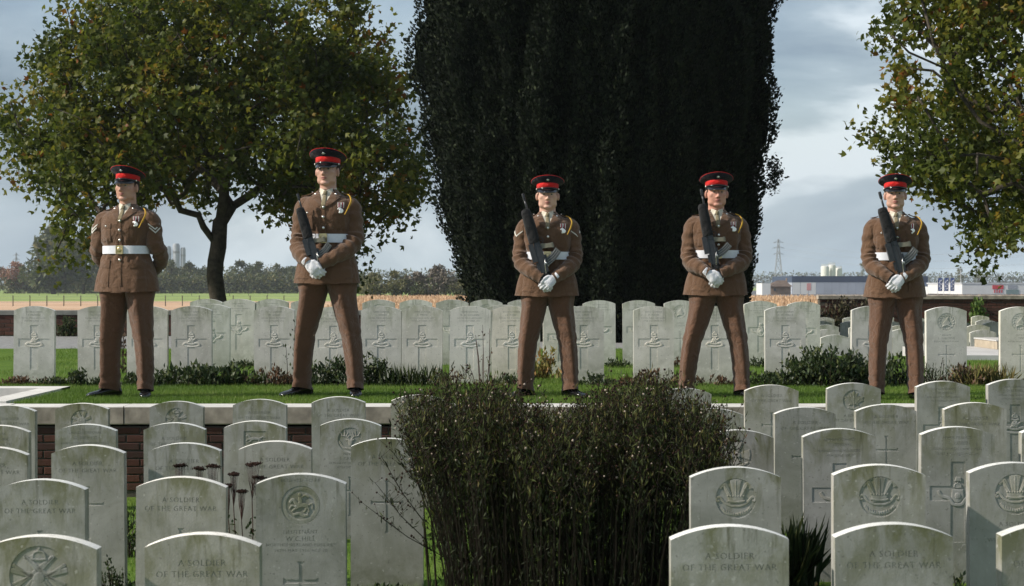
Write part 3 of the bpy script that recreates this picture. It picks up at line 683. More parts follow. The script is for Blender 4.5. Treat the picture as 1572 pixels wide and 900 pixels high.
# row A, nearest the camera
hs(-24, 153, 822, k_badge('guns', .098, .128), 'weathered headstone with crown and crossed guns badge, nearest at the left edge')
hs(228, 403, 818, K_SOLDIER, 'nearest grey headstone inscribed to a soldier, left of the fusiliers officer headstone')
hs(1030, 1210, 806, K_SOLDIER, 'nearest headstone just right of the dark aster clump, one dark green streak')
hs(1281, 1461, 803, K_SOLDIER_LOW, 'nearest headstone in front of the middle feathers badge stone')
hs(1533, 1712, 801, K_SOLDIER, 'nearest headstone cut off by the right edge of view')
# row B
hs(-3, 134, 736, K_SOLDIER, 'green stained soldier headstone directly behind the crossed guns badge stone')
hs(210, 347, 732, K_SOLDIER, 'green stained soldier headstone beside the dead red sedum stems')
hs(395, 532, 727, ([('BELIEVED TO BE', .032, .021, .21), ('LIEUTENANT', .252, .023, .15), ('W.C.HILL', .284, .030, .125), ('NORTHUMBERLAND FUSILIERS', .306, .0195, .31), ('26TH MAY 1916 AGE 20', .330, .0195, .27)], [('circle', .131, .083), ('cross', .455, .085, .2, .075, .008)], ('rider', .131, .083)), 'headstone with horseman badge and full inscription to a lieutenant')
hs(1060, 1198, 717, k_badge('feathers'), 'feathers badge headstone at the right end of the dark aster clump')
hs(1278, 1418, 713, k_badge('feathers'), 'feathers badge headstone in the middle of the right group')
hs(1487, 1626, 710, k_badge('feathers', .085, .131, [('A SOLDIER', .265, .026, .17), ('OF THE', .298, .026, .10), ('WELSH REGIMENT', .331, .026, .26)]), 'feathers badge headstone at the right edge with welsh regiment inscription')
# row C
hs(-66, 45, 686, K_SOLDIER, 'third row headstone cut off by the left edge of view')
hs(83, 194, 683, K_SOLDIER, 'tall grey soldier headstone with small twiggy plant at its foot on the left')
hs(231, 341, 680, K_SOLDIER, 'stained headstone with dark sedum heads across its lettering')
hs(369, 480, 677, K_SOLDIER, 'headstone peeping over the fusiliers officer headstone')
hs(539, 650, 673, ([(G1, .105, .030, .20), (G2, .142, .030, .305)], [('cross', .335, .115, .16, .085)], None), 'tall headstone with a plain cross beside the left of the dark aster clump')
hs(1077, 1188, 660, k_badge('cross', .080, .130), 'cross badge headstone half hidden behind the right end of the aster clump')
hs(1233, 1344, 658, k_broad(['209060 PRIVATE', 'T. JESSON', 'LANCASHIRE FUSILIERS', '9TH JUNE 1917'], 'shield'), 'broad cross headstone inscribed T. Jesson with flaking patches below')
hs(1411, 1523, 655, k_broad(['36094 PRIVATE', 'T. LORD', 'LOYAL NORTH LANCS. REGT', '31ST JULY 1917 AGE 25'], 'shield'), 'broad cross headstone inscribed T. Lord with crown badge and scroll')
hs(1566, 1678, 652, K_SOLDIER, 'sliver of a headstone at the right edge above the welsh regiment one')
# row D
hs(-46, 47, 653, ([('PRIVATE', .06, .023, .15), ('A. STONE', .095, .030, .15), ('ROYAL FUSILIERS', .125, .021, .29)], [('cross', .31, .095, .18, .085)], None), 'low stone with faint lettering at the left edge, fourth row')
hs(88, 181, 651, ([('LANCE CORPORAL', .058, .022, .22), ('G. HOLLIS', .094, .030, .16), ('NORTH STAFFORDSHIRE REGT', .124, .020, .30)], [('cross', .33, .1, .18, .085)], None), 'headstone inscribed G. Hollis above the tall grey soldier headstone')
hs(223, 317, 649, K_SOLDIER, 'headstone behind the sedum covered one, below the star badge stone')
hs(344, 439, 646, ([(G1, .27, .028, .18), (G2, .305, .028, .29)], [('rect', .105, .068, .045), ('cross', .45, .09, .16, .08)], ('horse', .108, .062)), 'headstone with galloping horse badge in a square panel')
hs(491, 584, 643, k_badge('stag', .078, .130, [('PRIVATE', .225, .021, .12), ('J. CRUICK', .255, .027, .14), ('SEAFORTH HIGHLANDERS', .282, .020, .30), ('27TH SEPTEMBER', .308, .020, .24)]), 'headstone with stag head and antlers badge')
hs(1046, 1142, 627, K_SOLDIER, 'headstone glimpsed through aster seed heads below the fourth soldier')
hs(1188, 1281, 625, K_SOLDIER, 'green tinged soldier headstone left of the T. Jesson headstone')
hs(1313, 1406, 621, ([(G1, .085, .029, .20), (G2, .122, .029, .29)], [('cross', .285, .09, .19, .072)], None), 'plain cross soldier headstone between the maple leaf and C. Hudson stones')
hs(1448, 1543, 618, K_SOLDIER, 'green topped soldier headstone behind the T. Lord headstone')
# row E
hs(-26, 56, 622, K_SOLDIER, 'furthest lower headstone at the left edge against the terrace wall')
hs(87, 168, 619, k_badge('star', .078, .125), 'furthest lower headstone with star badge, left of two with round badges by the wall')
hs(231, 313, 616, k_badge('guns', .078, .125), 'furthest lower headstone with crossed guns badge below the first soldier')
hs(358, 440, 613, K_SOLDIER, 'furthest lower headstone directly behind the galloping horse stone')
hs(480, 562, 609, K_SOLDIER, 'pale soldier headstone in front of the second soldier')
hs(601, 683, 606, ([(G1, .07, .029, .20), (G2, .107, .029, .29)], [('cross', .29, .11, .18, .08)], None), 'headstone partly covered by the left fringe of the aster clump')
hs(1010, 1091, 596, K_SOLDIER, 'headstone rising through aster seed heads under the fourth soldier legs')
hs(1142, 1224, 591, ([(G1, .085, .029, .20), (G2, .122, .029, .29)], [('cross', .285, .09, .19, .072)], None), 'headstone beside the right boot of the fourth soldier')
hs(1268, 1350, 588, k_badge('maple', .078, .125, [(G1, .24, .027, .18), ('OF THE GREAT WAR', .275, .027, .29)]), 'headstone with maple leaf badge in front of the fifth soldier')
hs(1406, 1488, 585, k_broad(['834101 GUNNER', 'C. HUDSON', 'ROYAL FIELD ARTILLERY', '4TH AUGUST 1917']), 'broad cross headstone inscribed C. Hudson by the fifth soldier')
hs(1516, 1598, 582, k_broad(['40871 GUNNER', 'J. WAKEFIELD', 'ROYAL FIELD ARTILLERY', '9TH OCTOBER 1917']), 'broad cross headstone at the right edge in front of the yellow grass tuft')
# row F on the terrace, artillery headstones
GF = 'front row of headstones on the terrace behind the soldiers'
names = ['J. MOORE', 'H. WARD', 'F. COLE', 'A. BROOK', 'W. DALE', 'R. HIGGS', 'T. SHAW', 'E. PRICE', 'K. A. GOLDEN', 'S. REED', 'G. LANE', 'P. NASH', 'B. CROFT', 'A. M. PEACE', 'D. FROST', 'L. OSBORNE', 'C. TODD', 'N. WEBB']
rowF = [(22, 470, 'left end of the terrace row, brick wall showing to its right', 'b'), (121, 470, 'left of the first soldier legs', 'b'), (196, 470, 'behind the first soldier right leg', 'b'),
        (264, 470, 'first full one to the right of the first soldier', 'b'), (391, 470, 'streaked one standing left of the second soldier', 'b'), (481, 471, 'seen between the legs of the second soldier', 'b'),
        (554, 470, 'first full one right of the second soldier, ferns at its foot', 'b'), (617, 470, 'pinkish one above the strap leaved plants', 'b'), (690, 470, 'cleanest and whitest one, rose twigs before it', 'n'),
        (755, 470, 'just left of the third soldier', 'b'), (865, 470, 'just right of the third soldier legs', 'b'), (972, 470, 'dark streaked one midway between third and fourth soldiers', 'b'),
        (1066, 470, 'seen between the legs of the fourth soldier', 'b'), (1174, 470, 'first full one to the right of the fourth soldier', 'b'), (1306, 470, 'left of the fifth soldier behind the big green shrub', 'b'),
        (1421, 471, 'with dragon badge just right of the fifth soldier', 'w'), (1534, 471, 'with round badge cut off at the right edge', 'w')]
for i, (x0, top, lab, kd) in enumerate(rowF):
    if kd == 'w': kind = k_badge('wreath', .085, .145, [('PRIVATE', .275, .021, .15), (names[i], .305, .026, .2), ('ROYAL WELSH FUSILIERS', .333, .019, .30)])
    else: kind = k_broad([f'{73120 + i * 911} GUNNER', names[i], 'ROYAL FIELD ARTILLERY', f'{3 + i}TH OCTOBER 1917'])
    headstone(x0, x0 + 62, top, kind, 'pale artillery headstone ' + lab if kd != 'w' else 'pale headstone ' + lab, 'stone_new' if kd == 'n' else 'stone_pale', ground=0, h=.74, group=GF)
GG = 'second row of headstones on the terrace'
rowG = [(292, 459, 'small dark arched top left of centre under the plane tree trunk'), (342, 459, 'below the plane tree trunk'), (393, 459, 'peeping over the streaked one by the second soldier'), (447, 460, 'behind the second soldier left leg'),
        (557, 460, 'with round badge before the maize, right of the second soldier'), (613, 460, 'against the maize, second from the yew'), (669, 460, 'against the maize, nearest the yew'), (722, 460, 'first one in front of the yew'), (779, 460, 'in front of the yew hidden by the third soldier'),
        (895, 461, 'in front of the yew, right of the third soldier'), (956, 461, 'in front of the middle of the yew'), (1019, 461, 'with round badge left of the fourth soldier'), (1142, 462, 'with broad cross right of the fourth soldier'), (1208, 463, 'at the right end where the maize field stops')]
for i, (x0, top, lab) in enumerate(rowG):
    kind = k_badge('wreath', .085, .14, [('PRIVATE', .275, .021, .15), (names[-1 - i], .305, .026, .2)]) if i in (4, 7, 11) else k_broad([f'{50120 + i * 733} PRIVATE', names[-1 - i], 'THE KINGS OWN REGIMENT', f'{5 + i}TH JULY 1917'], 'shield')
    headstone(x0, x0 + 50, top, kind, 'second row headstone ' + lab, 'stone_pale', ground=0, h=.74, group=GG)
for x0, w, top, lab in ((299, 54, 467, 'pale headstone squeezed between two rows left of the streaked one'), (616, 55, 468, 'headstone edge showing just behind the pinkish headstone'), (745, 55, 468, 'headstone edge showing left of the third soldier between rows'), (834, 56, 467, 'headstone seen between the legs of the third soldier')):
    headstone(x0, x0 + w, top, k_broad(['5021 PRIVATE', 'J. SMITH', 'KINGS OWN REGIMENT', '1ST JULY 1917'], 'shield'), lab, 'stone_pale', ground=0, h=.74, group=GG)
# sunken graves to the right, rows receding to the brick wall
rf = random.Random(3)
far = [(1262, 44, 514, 3), (1244, 40, 506, 4), (1250, 36, 499, 4), (1240, 33, 494, 4), (1246, 30, 490, 4), (1250, 27, 486, 4)]
nfar = 0
kp = ([], [('cross', .33, .1, .18, .085)], None)
for ri, (x0, w, top, n) in enumerate(far):
    for k in range(9):
        px = x0 + k * (w + 20) * 1.02 + rf.uniform(-5, 5)
        if px > 1590: break
        if px + w > 1470 and ri < 1: continue
        ordn = ('first', 'second', 'third', 'fourth', 'fifth', 'sixth', 'seventh', 'eighth', 'ninth')
        headstone(px, px + w, top + rf.uniform(-1.5, 1.5), kp, '%s small headstone from the left in the %s row on the sunken lawn' % (ordn[k], ('nearest', 'second nearest', 'third nearest', 'fourth nearest', 'fifth nearest', 'farthest')[ri]), 'stone_pale', ground=-.49, h=.74, group='small headstones on the sunken lawn')
# stepped stone plinth on the sunken lawn
mb = MB(); mb.box(0, 3.6, 0, 3.6, -.7, .06)
pl = mb.build('stone_plinth', 'slab_pale', loc=(5.55, 24.7, 0.0)); tag(pl, 'stepped pale stone platform behind the headstones at the right edge', 'plinth')
mb = MB(); mb.box(1.0, 3.5, 2.2, 3.5, .062, .17); mb.build('upper_step', 'slab_ochre', pl)
mb = MB(); mb.box(.99, 3.51, 2.19, 3.51, .172, .19); mb.build('step_top', 'slab_pale', pl)
# ------------------------------------------------------------ soldiers
def interp_table(tab, per=5):
    return np.array(catmull(tab, per))
TORSO = interp_table([(.835, .254, .168, .004), (.95, .238, .160, .002), (1.05, .208, .146, 0), (1.12, .184, .132, -.004), (1.165, .176, .128, -.006), (1.22, .187, .133, -.006), (1.30, .199, .142, -.006), (1.37, .203, .141, -.004),
                      (1.42, .200, .124, .002), (1.455, .178, .100, .010), (1.482, .125, .083, .014), (1.505, .088, .072, .014), (1.525, .072, .066, .012)], 4)
def torso_at(z):
    return [np.interp(z, TORSO[:, 0], TORSO[:, k]) for k in (1, 2, 3)]
NT_ = 2.35
def torso_y(x, z, k=1.0):
    hw, hd, yc = torso_at(z); hw *= k; hd *= k
    u = min(0.985, abs(x) / hw); return yc - hd * (1 - u ** NT_) ** (1 / NT_)
def sring(cx, cy, z, a, b, n=40, p=NT_, dz=None):
    out = []
    for j in range(n):
        t = 2 * PI * j / n; c, s_ = math.cos(t), math.sin(t)
        out.append((cx + a * math.copysign(abs(c) ** (2 / p), c), cy + b * math.copysign(abs(s_) ** (2 / p), s_), z + (dz(t) if dz else 0)))
    return out
def drape(corners, off, thick, nu=5, nv=5, k=1.0, edge=.75):
    """a cloth piece on the front of the tunic; corners (x,z): top-in, top-out, bottom-out, bottom-in"""
    A, B, C, D = [np.array(c, float) for c in corners]; mb = MB(); top = []; base = []
    for i in range(nv + 1):
        v = i / nv
        for j in range(nu + 1):
            u = j / nu; q = (A * (1 - u) + B * u) * (1 - v) + (D * (1 - u) + C * u) * v
            y = torso_y(q[0], q[1], k); e = thick * (edge if i in (0, nv) or j in (0, nu) else 1)
            top.append((q[0], y - off - e, q[1])); base.append((q[0], y + 0.004, q[1]))
    n = (nu + 1) * (nv + 1); F = []
    for i in range(nv):
        for j in range(nu): a = i * (nu + 1) + j; F.append((a, a + 1, a + nu + 2, a + nu + 1))
    rim = [j for j in range(nu + 1)] + [i * (nu + 1) + nu for i in range(1, nv + 1)] + [nv * (nu + 1) + j for j in range(nu - 1, -1, -1)] + [i * (nu + 1) for i in range(nv - 1, 0, -1)]
    for i in range(len(rim)): a, b = rim[i], rim[(i + 1) % len(rim)]; F.append((a, b, b + n, a + n))
    return mb.add(top + base, F)
def make_soldier(spec, label):
    """spec: body measures, pose; returns the person (body mesh as the thing) standing at the origin facing -Y"""
    rr = random.Random(spec['seed']); behind = spec.get('behind', False); gx = spec.get('girth', 1.0)
    hx, hz = spec.get('hand', (0, .95)); spread = spec.get('spread', (-.18, .18)); kick = spec.get('kick', (28, 28))
    # arms
    def arm_keys(sg):
        q_ = 1.0 if not behind else 1.08; s0 = [(.125, .006, 1.405, .068), (.170 * q_, .004, 1.400, .074), (.196 * q_, .002, 1.352, .070), (.205 * q_, -.002, 1.29, .067), (.209 * q_, -.006, 1.22, .069)]
        if behind: s1 = [(.252, .030, 1.15, .062), (.240, .085, 1.08, .057), (.16, .15, 1.02, .052), (.06, .19, 1.0, .046)]
        else:
            z = hz; s1 = [(.207, -.026, 1.150, .074), (.190, -.078, 1.090, .068), (.150, -.132, 1.05 + (z - .95) * .5, .061), (.103, -.170, 1.015 + (z - .95) * .8, .054), (.058, -.192, .985 + (z - .95), .046)]
        K = s0 + s1; out = []
        for i, (x, y, zz, r) in enumerate(K):
            t = max(0, i - 5) / 3.0; xx = sg * x * gx
            if not behind: xx += hx * t
            out.append((xx, y, zz, r * (0.96 + 0.04 * gx)))
        return out
    arms = {sg: catmull(arm_keys(sg), 6) for sg in (-1, 1)}
    wr = {sg: arms[sg][-1] for sg in (-1, 1)}
    # hands: palm and five bent fingers each; roots at the wrists
    def hand_prims(mb, sg, k=1.0, over=False):
        w = Vector(wr[sg][:3]); 
        if behind: d = Vector((-sg * .75, .0, -.55)).normalized(); n = Vector((0, 1, 0)); w = w + Vector((0, .0, 0))
        elif over: d = Vector((-sg * .70, -.12, -.62)).normalized(); n = Vector((sg * .10, -1, .10)).normalized(); w = w + Vector((sg * .002, -.022, .0))
        else: d = Vector((-sg * .52, .03, -.80)).normalized(); n = Vector((-sg * .12, -1, .08)).normalized(); w = w + Vector((0, .012, 0))
        s_ = d.cross(n).normalized() * 1.0; n = s_.cross(d).normalized()
        if s_.z < 0: s_ = -s_           # s_ points to the upper (thumb) side
        pal = [w - d * .03, w + d * .012, w + d * .045, w + d * .082, w + d * .098]
        mb.tube(pal, [(.030 * k, .024 * k), (.032 * k, .022 * k), (.041 * k, .020 * k), (.043 * k, .018 * k), (.039 * k, .013 * k)], 14, up=s_)
        L_ = (.082, .092, .086, .068); cur = (38, 44, 46, 50) if over else (30, 34, 38, 44)
        for i in range(4):
            o = w + d * (.090 - abs(i - 1.2) * .004) + s_ * ((.030 - .0203 * i) * 1.0); p = [o - d * .02, o]; dd = d; a = 0
            for j, fr in enumerate((.46, .30, .24)):
                a += math.radians(cur[i] * (0.55, 0.85, .65)[j]); dd = (d * math.cos(a) - n * math.sin(a)); dd = (dd + s_ * (.035 * (1.2 - i))).normalized()
                p.append(p[-1] + dd * L_[i] * fr)
            r0 = (.0105, .0108, .0103, .0092)[i] * k; mb.tube(p, [r0 * 1.05, r0 * 1.08, r0, r0 * .93, r0 * .82], 10, round_end=True)
        o = w + d * .022 + s_ * .026; p = [o, o + (d * .5 + s_ * .5 + n * .1) * .032, o + (d * .95 + s_ * .42 + n * .12) * .055, o + (d * 1.25 + s_ * .20) * .070]
        mb.tube(p, [.0145 * k, .0135 * k, .0118 * k, .0098 * k], 10, round_end=True)
    # head
    yaw = math.radians(spec.get('yaw', 0)); tip = math.radians(spec.get('tip', 0)); HC = Vector((spec.get('hx', 0), -.008, 1.659)); fw = spec.get('face', 1.0)
    HM = Matrix.Translation(HC) @ Matrix.Translation((0, .02, -.12)) @ Matrix.Rotation(yaw, 4, 'Z') @ Matrix.Rotation(tip, 4, 'X') @ Matrix.Rotation(math.radians(spec.get('lean', 0)), 4, 'Y') @ Matrix.Translation((0, -.02, .12))
    hd = MB()
    hd.ell((0, .018, .030), (.081, .096, .092), 28, 18); hd.ell((0, -.026, -.026), (.0715 * fw, .070, .089), 28, 18)
    hd.ell((0, -.022, -.068), (.0685 * fw, .064, .047), 24, 14); hd.ell((0, -.070, -.096), (.034, .023, .018), 14, 10)
    for s_ in (-1, 1):
        hd.ell((s_ * .043 * fw, -.058, -.018), (.025, .028, .025), 14, 10); hd.ell((s_ * .049 * fw, -.020, -.070), (.023, .034, .032), 14, 10)
        hd.ell((s_ * .082 * fw, .002, -.012), (.0105, .020, .033), 12, 12, Matrix.Rotation(s_ * .35, 3, 'Z')); hd.ell((s_ * .0115, -.1045, -.036), (.0085, .0105, .0075), 10, 8)
        hd.tube([(s_ * .012, -.092, .022), (s_ * .032, -.0915, .027), (s_ * .052, -.076, .019)], [.009, .0095, .007], 8, round_end=True)
        hd.tube([(s_ * .015, -.087, .0135), (s_ * .030, -.0915, .0175), (s_ * .045, -.082, .012)], .0042, 6, round_end=True)
        hd.tube([(s_ * .018, -.086, -.003), (s_ * .030, -.0885, -.0055), (s_ * .043, -.082, -.002)], .0035, 6, round_end=True)
    hd.tube([(0, -.086, .024), (0, -.099, .004), (0, -.112, -.018), (0, -.118, -.030)], [(.008, .008), (.0082, .009), (.0105, .011), (.0105, .0105)], 10, up=(1, 0, 0), round_end=True)
    hd.ell((0, -.0875, -.0595), (.0235, .0115, .0058), 12, 8); hd.ell((0, -.0855, -.0690), (.0195, .0115, .0065), 12, 8); hd.ell((0, -.080, -.050), (.026, .016, .012), 12, 8)
    hd.xf(HM)
    # body as one continuous surface under the clothes
    nk = HM @ Vector((0, .018, -.055))
    hd.tube([(0, .018, 1.43), (0, .016, 1.50), tuple(nk), tuple(HM @ Vector((0, .012, 0)))], [(.074, .066), (.063 * fw, .064), (.061 * fw, .066), (.052, .058)], 24, up=(1, 0, 0))
    hd.loft([sring(0, yc, z, a * .84 * gx, b * .82, 28) for z, a, b, yc in TORSO[::2]])
    for sg in (-1, 1):
        a_ = arms[sg]; hd.tube([p[:3] for p in a_[::3]] + [tuple(a_[-1][:3])], [p[3] * .68 for p in a_[::3]] + [.028], 12); hand_prims(hd, sg, .80, over=(sg == spec.get('over', 1)))
        fx = spread[0] if sg < 0 else spread[1]
        hd.tube([(sg * .085, 0, .95), (sg * .095, 0, .86), ((sg * .1 + fx) / 2, -.005, .50), (fx * .97, .01, .14), (fx, .0, .07)], [.095, .085, .058, .030, .018], 14)
        ka = math.radians(kick[0] if sg < 0 else kick[1]) * sg; hd.tube([(fx, .0, .075), (fx + .04 * math.sin(ka), -.04 * math.cos(ka), .055), (fx + .12 * math.sin(ka), -.12 * math.cos(ka), .04)], [.016, .015, .014], 8)
    body = link('person', remesh(hd, 'person', spec.get('skin', 'skin'), .0060, 2, 1.44), None, label, 'soldier')
    # face pieces
    for s_ in (-1, 1):
        e = MB(); e.ell((s_ * .0305, -.0790, .0055), (.0125, .0125, .0105), 12, 8); e.xf(HM); eo = e.build('eye', 'eye_white', body, True)
        e = MB(); e.ell((s_ * .0305 + spec.get('gaze', 0), -.0908, .0058), (.0062, .0024, .0055), 8, 6); e.xf(HM); e.build('iris', 'iris', eo, True)
        e = MB(); e.tube([(s_ * .013, -.1005, .024), (s_ * .032, -.1005, .030), (s_ * .053, -.083, .023)], [.0035, .0045, .0025], 6); e.xf(HM); e.build('eyebrow', 'hair_brown', body, True)
    e = MB(); e.tube([(-.0225, -.0915, -.0605), (-.008, -.0985, -.0575), (0, -.099, -.059), (.008, -.0985, -.0575), (.0225, -.0915, -.0605)], [.0018, .0042, .0038, .0042, .0018], 8); e.tube([(-.019, -.092, -.0655), (0, -.0972, -.0685), (.019, -.092, -.0655)], [.0016, .0048, .0016], 8); e.xf(HM); e.build('lips', 'lip', body, True)
    e = MB(); rings = []
    for z, a, b, yc, cut in ((-.030, .0765, .074, .036, 1), (-.01, .0815, .084, .030, 1), (.01, .0835, .094, .022, 1), (.04, .0830, .098, .018, 1), (.07, .07, .085, .018, 1)):
        rings.append([(a * math.cos(t), yc + b * math.sin(t), z) for t in [math.radians(-28 + 236 * j / 24) for j in range(25)]])
    n = 25
    V = [p for r in rings for p in r]; F = [(i * n + j, i * n + j + 1, (i + 1) * n + j + 1, (i + 1) * n + j) for i in range(4) for j in range(n - 1)]
    e.add(V, F); e.xf(HM); e.build('hair', 'hair_brown', body, True)
    # cap
    CM = HM @ Matrix.Translation((0, .005, .038)) @ Matrix.Rotation(math.radians(-spec.get('captilt', 5)), 4, 'X')
    def cr(z, a, b, yc=0, n=40): return [(a * math.cos(2 * PI * j / n), yc + b * math.sin(2 * PI * j / n), z) for j in range(n)]
    cm = MB(); rise = lambda k, q: [(x, y, z + k * (.034 * max(0, -y / .142) - .022 * max(0, y / .142))) for x, y, z in q]
    cm.loft([cr(.050, .0895, .108), rise(.15, cr(.053, .094, .112)), rise(.55, cr(.058, .116, .128, -.004)), rise(.92, cr(.0635, .131, .140, -.006)), rise(1, cr(.067, .1335, .1425, -.006)), rise(1, cr(.071, .1325, .1415, -.006)), rise(.97, cr(.077, .122, .130, -.005)), rise(.9, cr(.083, .095, .105, -.004)), rise(.8, cr(.087, .055, .065)), rise(.7, cr(.088, .01, .01))], False, True)
    cm.xf(CM); cap = cm.build('cap', 'cap_cloth', body, True)
    b = MB(); b.loft([cr(.013, .0875, .1055), cr(.0135, .0895, .1075), cr(.0515, .0905, .1090), cr(.052, .089, .107)], False, False); b.xf(CM); b.build('cap_band', 'cap_red', cap, True)
    b = MB(); b.loft([cr(-.006, .0870, .105), cr(-.005, .0895, .1075), cr(.0125, .0900, .1080), cr(.0135, .088, .106)], False, False)
    b.xf(CM); b.build('cap_lower_band', 'cap_cloth', cap, True)
    ring = rise(1, [(.1340 * math.cos(2 * PI * j / 40), -.006 + .1430 * math.sin(2 * PI * j / 40), .070) for j in range(41)])
    b = MB(); b.tube(ring, .0019, 6); b.xf(CM); b.build('piping', 'cap_red', cap, True)
    b = MB(); V = []; nA = 24
    for k in range(2):
        for i in range(6):
            u = i / 5
            for j in range(nA + 1):
                a = math.radians(-158 + 136 * j / nA); sh = math.sin(PI * j / nA) ** .7
                x, y = math.cos(a) * (.0885 + .008 * u * sh), math.sin(a) * (.1065 + .044 * u * sh); z = .004 - .041 * u ** 1.15 * sh - .010 * abs(math.cos(a)) ** 2
                V.append((x, y, z - k * .003))
    m = (nA + 1) * 6; F = []
    for i in range(5):
        for j in range(nA): a = i * (nA + 1) + j; F += [(a, a + nA + 1, a + nA + 2, a + 1), (m + a, m + a + 1, m + a + nA + 2, m + a + nA + 1)]
    for j in range(nA): a = 5 * (nA + 1) + j; F.append((a, a + m, a + m + 1, a + 1))
    b.add(V, F); b.xf(CM); b.build('cap_peak', 'peak_black', cap, True)
    b = MB(); b.tube([(.0915 * math.cos(a), .1105 * math.sin(a), .008 - .002 * abs(math.cos(a))) for a in [math.radians(-172 + 164 * j / 16) for j in range(17)]], [(.0055, .003)] * 17, 6, up=(0, 0, 1)); b.xf(CM); b.build('chin_strap', 'leather_black', cap, True)
    for s_ in (-1, 1): b = MB(); b.ell((s_ * .0905, -.030, .008), (.005, .008, .008), 8, 6); b.xf(CM); b.build('strap_button', 'silver', cap, True)
    b = MB(); cy = -.127
    for k in range(8):
        a = k * PI / 4 + PI / 8; q = [(.006 * math.cos(a - .6), .006 * math.sin(a - .6)), (.0175 * math.cos(a), .0175 * math.sin(a)), (.006 * math.cos(a + .6), .006 * math.sin(a + .6))]
        i0 = len(b.v); b.v += [(x, cy, z + .060) for x, z in q] + [(x * .5, cy - .006, z * .5 + .060) for x, z in q] + [(0, cy - .007, .060)]; b.f += [(i0, i0 + 1, i0 + 4, i0 + 3), (i0 + 1, i0 + 2, i0 + 5, i0 + 4), (i0 + 3, i0 + 4, i0 + 5), (i0 + 3, i0 + 5, i0 + 6)]
    b.ell((0, cy - .005, .060), (.0075, .004, .0075), 10, 6); b.xf(Matrix.Translation((0, .003, .014))); b.xf(CM); b.build('cap_badge', 'silver', cap, True)
    # tunic: torso, skirt with turned hem, and two sleeves
    tn = MB(); rg = []
    for z, a, b_, yc in TORSO:
        def wav(t, z=z): return 0
        f = max(0, (1.06 - z) / .22); k1 = .009 * f
        ring = sring(0, yc, z, a * gx, b_, 56)
        ring = [(x * (1 + k1 * math.sin(7 * math.atan2(y, x) + 1 + spec['seed']) / .2), y * (1 + k1 * math.sin(7 * math.atan2(y, x) + spec['seed']) / .2), zz + (.006 * math.cos(math.atan2(y, x) * 2) if z < .84 else 0)) for x, y, zz in ring]
        g = math.exp(-((z - 1.235) / .028) ** 2) * .013 + math.exp(-((z - 1.10) / .035) ** 2) * .011
        ring = [(x * (1 + g / .18 * math.sin(9 * math.atan2(y, x) + spec['seed'] * 2)), y * (1 + g / .13 * math.sin(11 * math.atan2(y, x) + 2)), zz) for x, y, zz in ring]
        rg.append(ring)
    inner = [[(x * .985, y * .98, z + .001) for x, y, z in rg[0]], [(x * .9, y * .88, z + .05) for x, y, z in rg[0]]]
    rg0 = [[(x * 1.004, y * 1.005, z) for x, y, z in rg[0]]]
    z1 = TORSO[0][0] + .030
    hem = [[(x * .9985, y * .9985 * 1.003, z1) for x, y, z in rg[0]]]
    tn.loft(inner[::-1] + rg0 + [r for r in rg], False, False)
    for sg in (-1, 1):
        a_ = arms[sg]; pts = []; rad = []; N = len(a_); rings = []
        prevu = None
        for i, p in enumerate(a_):
            c = Vector(p[:3]); t = (Vector(a_[min(i + 1, N - 1)][:3]) - Vector(a_[max(i - 1, 0)][:3])).normalized()
            u = Vector((0, -1, 0)) if prevu is None else prevu; u = (u - t * u.dot(t)).normalized(); prevu = u; v = t.cross(u); s_ = i / (N - 1); ring = []
            for j in range(28):
                ph = 2 * PI * j / 28; r = p[3]
                elb = math.exp(-((s_ - .60) / .13) ** 2); sh = math.exp(-((s_ - .30) / .12) ** 2); cu = math.exp(-((s_ - .88) / .09) ** 2)
                r *= 1 + .16 * elb * math.sin(s_ * 74 + 1.6 * math.sin(ph + sg) + spec['seed']) * (0.55 + .45 * math.cos(ph)) + .08 * sh * math.sin(s_ * 46 + 2.2 * math.cos(ph)) + .08 * cu * math.sin(s_ * 60 + 2 * math.sin(ph + 1))
                r *= 1 + .08 * mnoise.noise(Vector((s_ * 9, math.cos(ph) * 1.3 + sg * 5, math.sin(ph) * 1.3 + spec['seed'])))
                ring.append(c + u * (r * math.cos(ph)) + v * (r * 1.0 * math.sin(ph)))
            rings.append(ring)
        t = (Vector(a_[-1][:3]) - Vector(a_[-3][:3])).normalized(); c = Vector(a_[-1][:3]); last = [q + t * .022 for q in rings[-1]]
        rings += [last, [c + (q - c) * .80 + t * .003 for q in last]]
        tn.loft(rings, True, True)
    tunic = tn.build('tunic', 'tunic_cloth', body, True, auto=1.1)
    # front edge of the coat with lapels, collar, flaps
    def piece(name, cs, off=.001, th=.005, mat='tunic_cloth', nu=5, nv=5, par=None): return drape(cs, off, th, nu, nv).build(name, mat, par or tunic, True, auto=.9)
    tw = (hx * .2)
    for s_ in (-1, 1):
        piece('lapel', [(s_ * .050, 1.508), (s_ * .108, 1.462), (s_ * .048, 1.405), (s_ * .001, 1.388)], .004, .009, nv=7)
        piece('collar', [(s_ * .056, 1.520), (s_ * .088, 1.505), (s_ * .114, 1.472), (s_ * .066, 1.474)], .005, .010)
        c = (s_ * .075, 1.487); cbd = MB(); cbd.ell((c[0], torso_y(*c) - .012, c[1]), (.009, .004, .009), 8, 6); cbd.build('collar_badge', 'silver', tunic, True)
        fl = piece('pocket_flap', [(s_ * .075, 1.372), (s_ * .165, 1.378), (s_ * .165, 1.338), (s_ * .075, 1.334)], .001, .006)
        bb = MB(); bb.ell((s_ * .120, torso_y(.12, 1.35) - .009, 1.350), (.0075, .004, .0075), 10, 6); bb.build('pocket_button', 'silver', tunic, True)
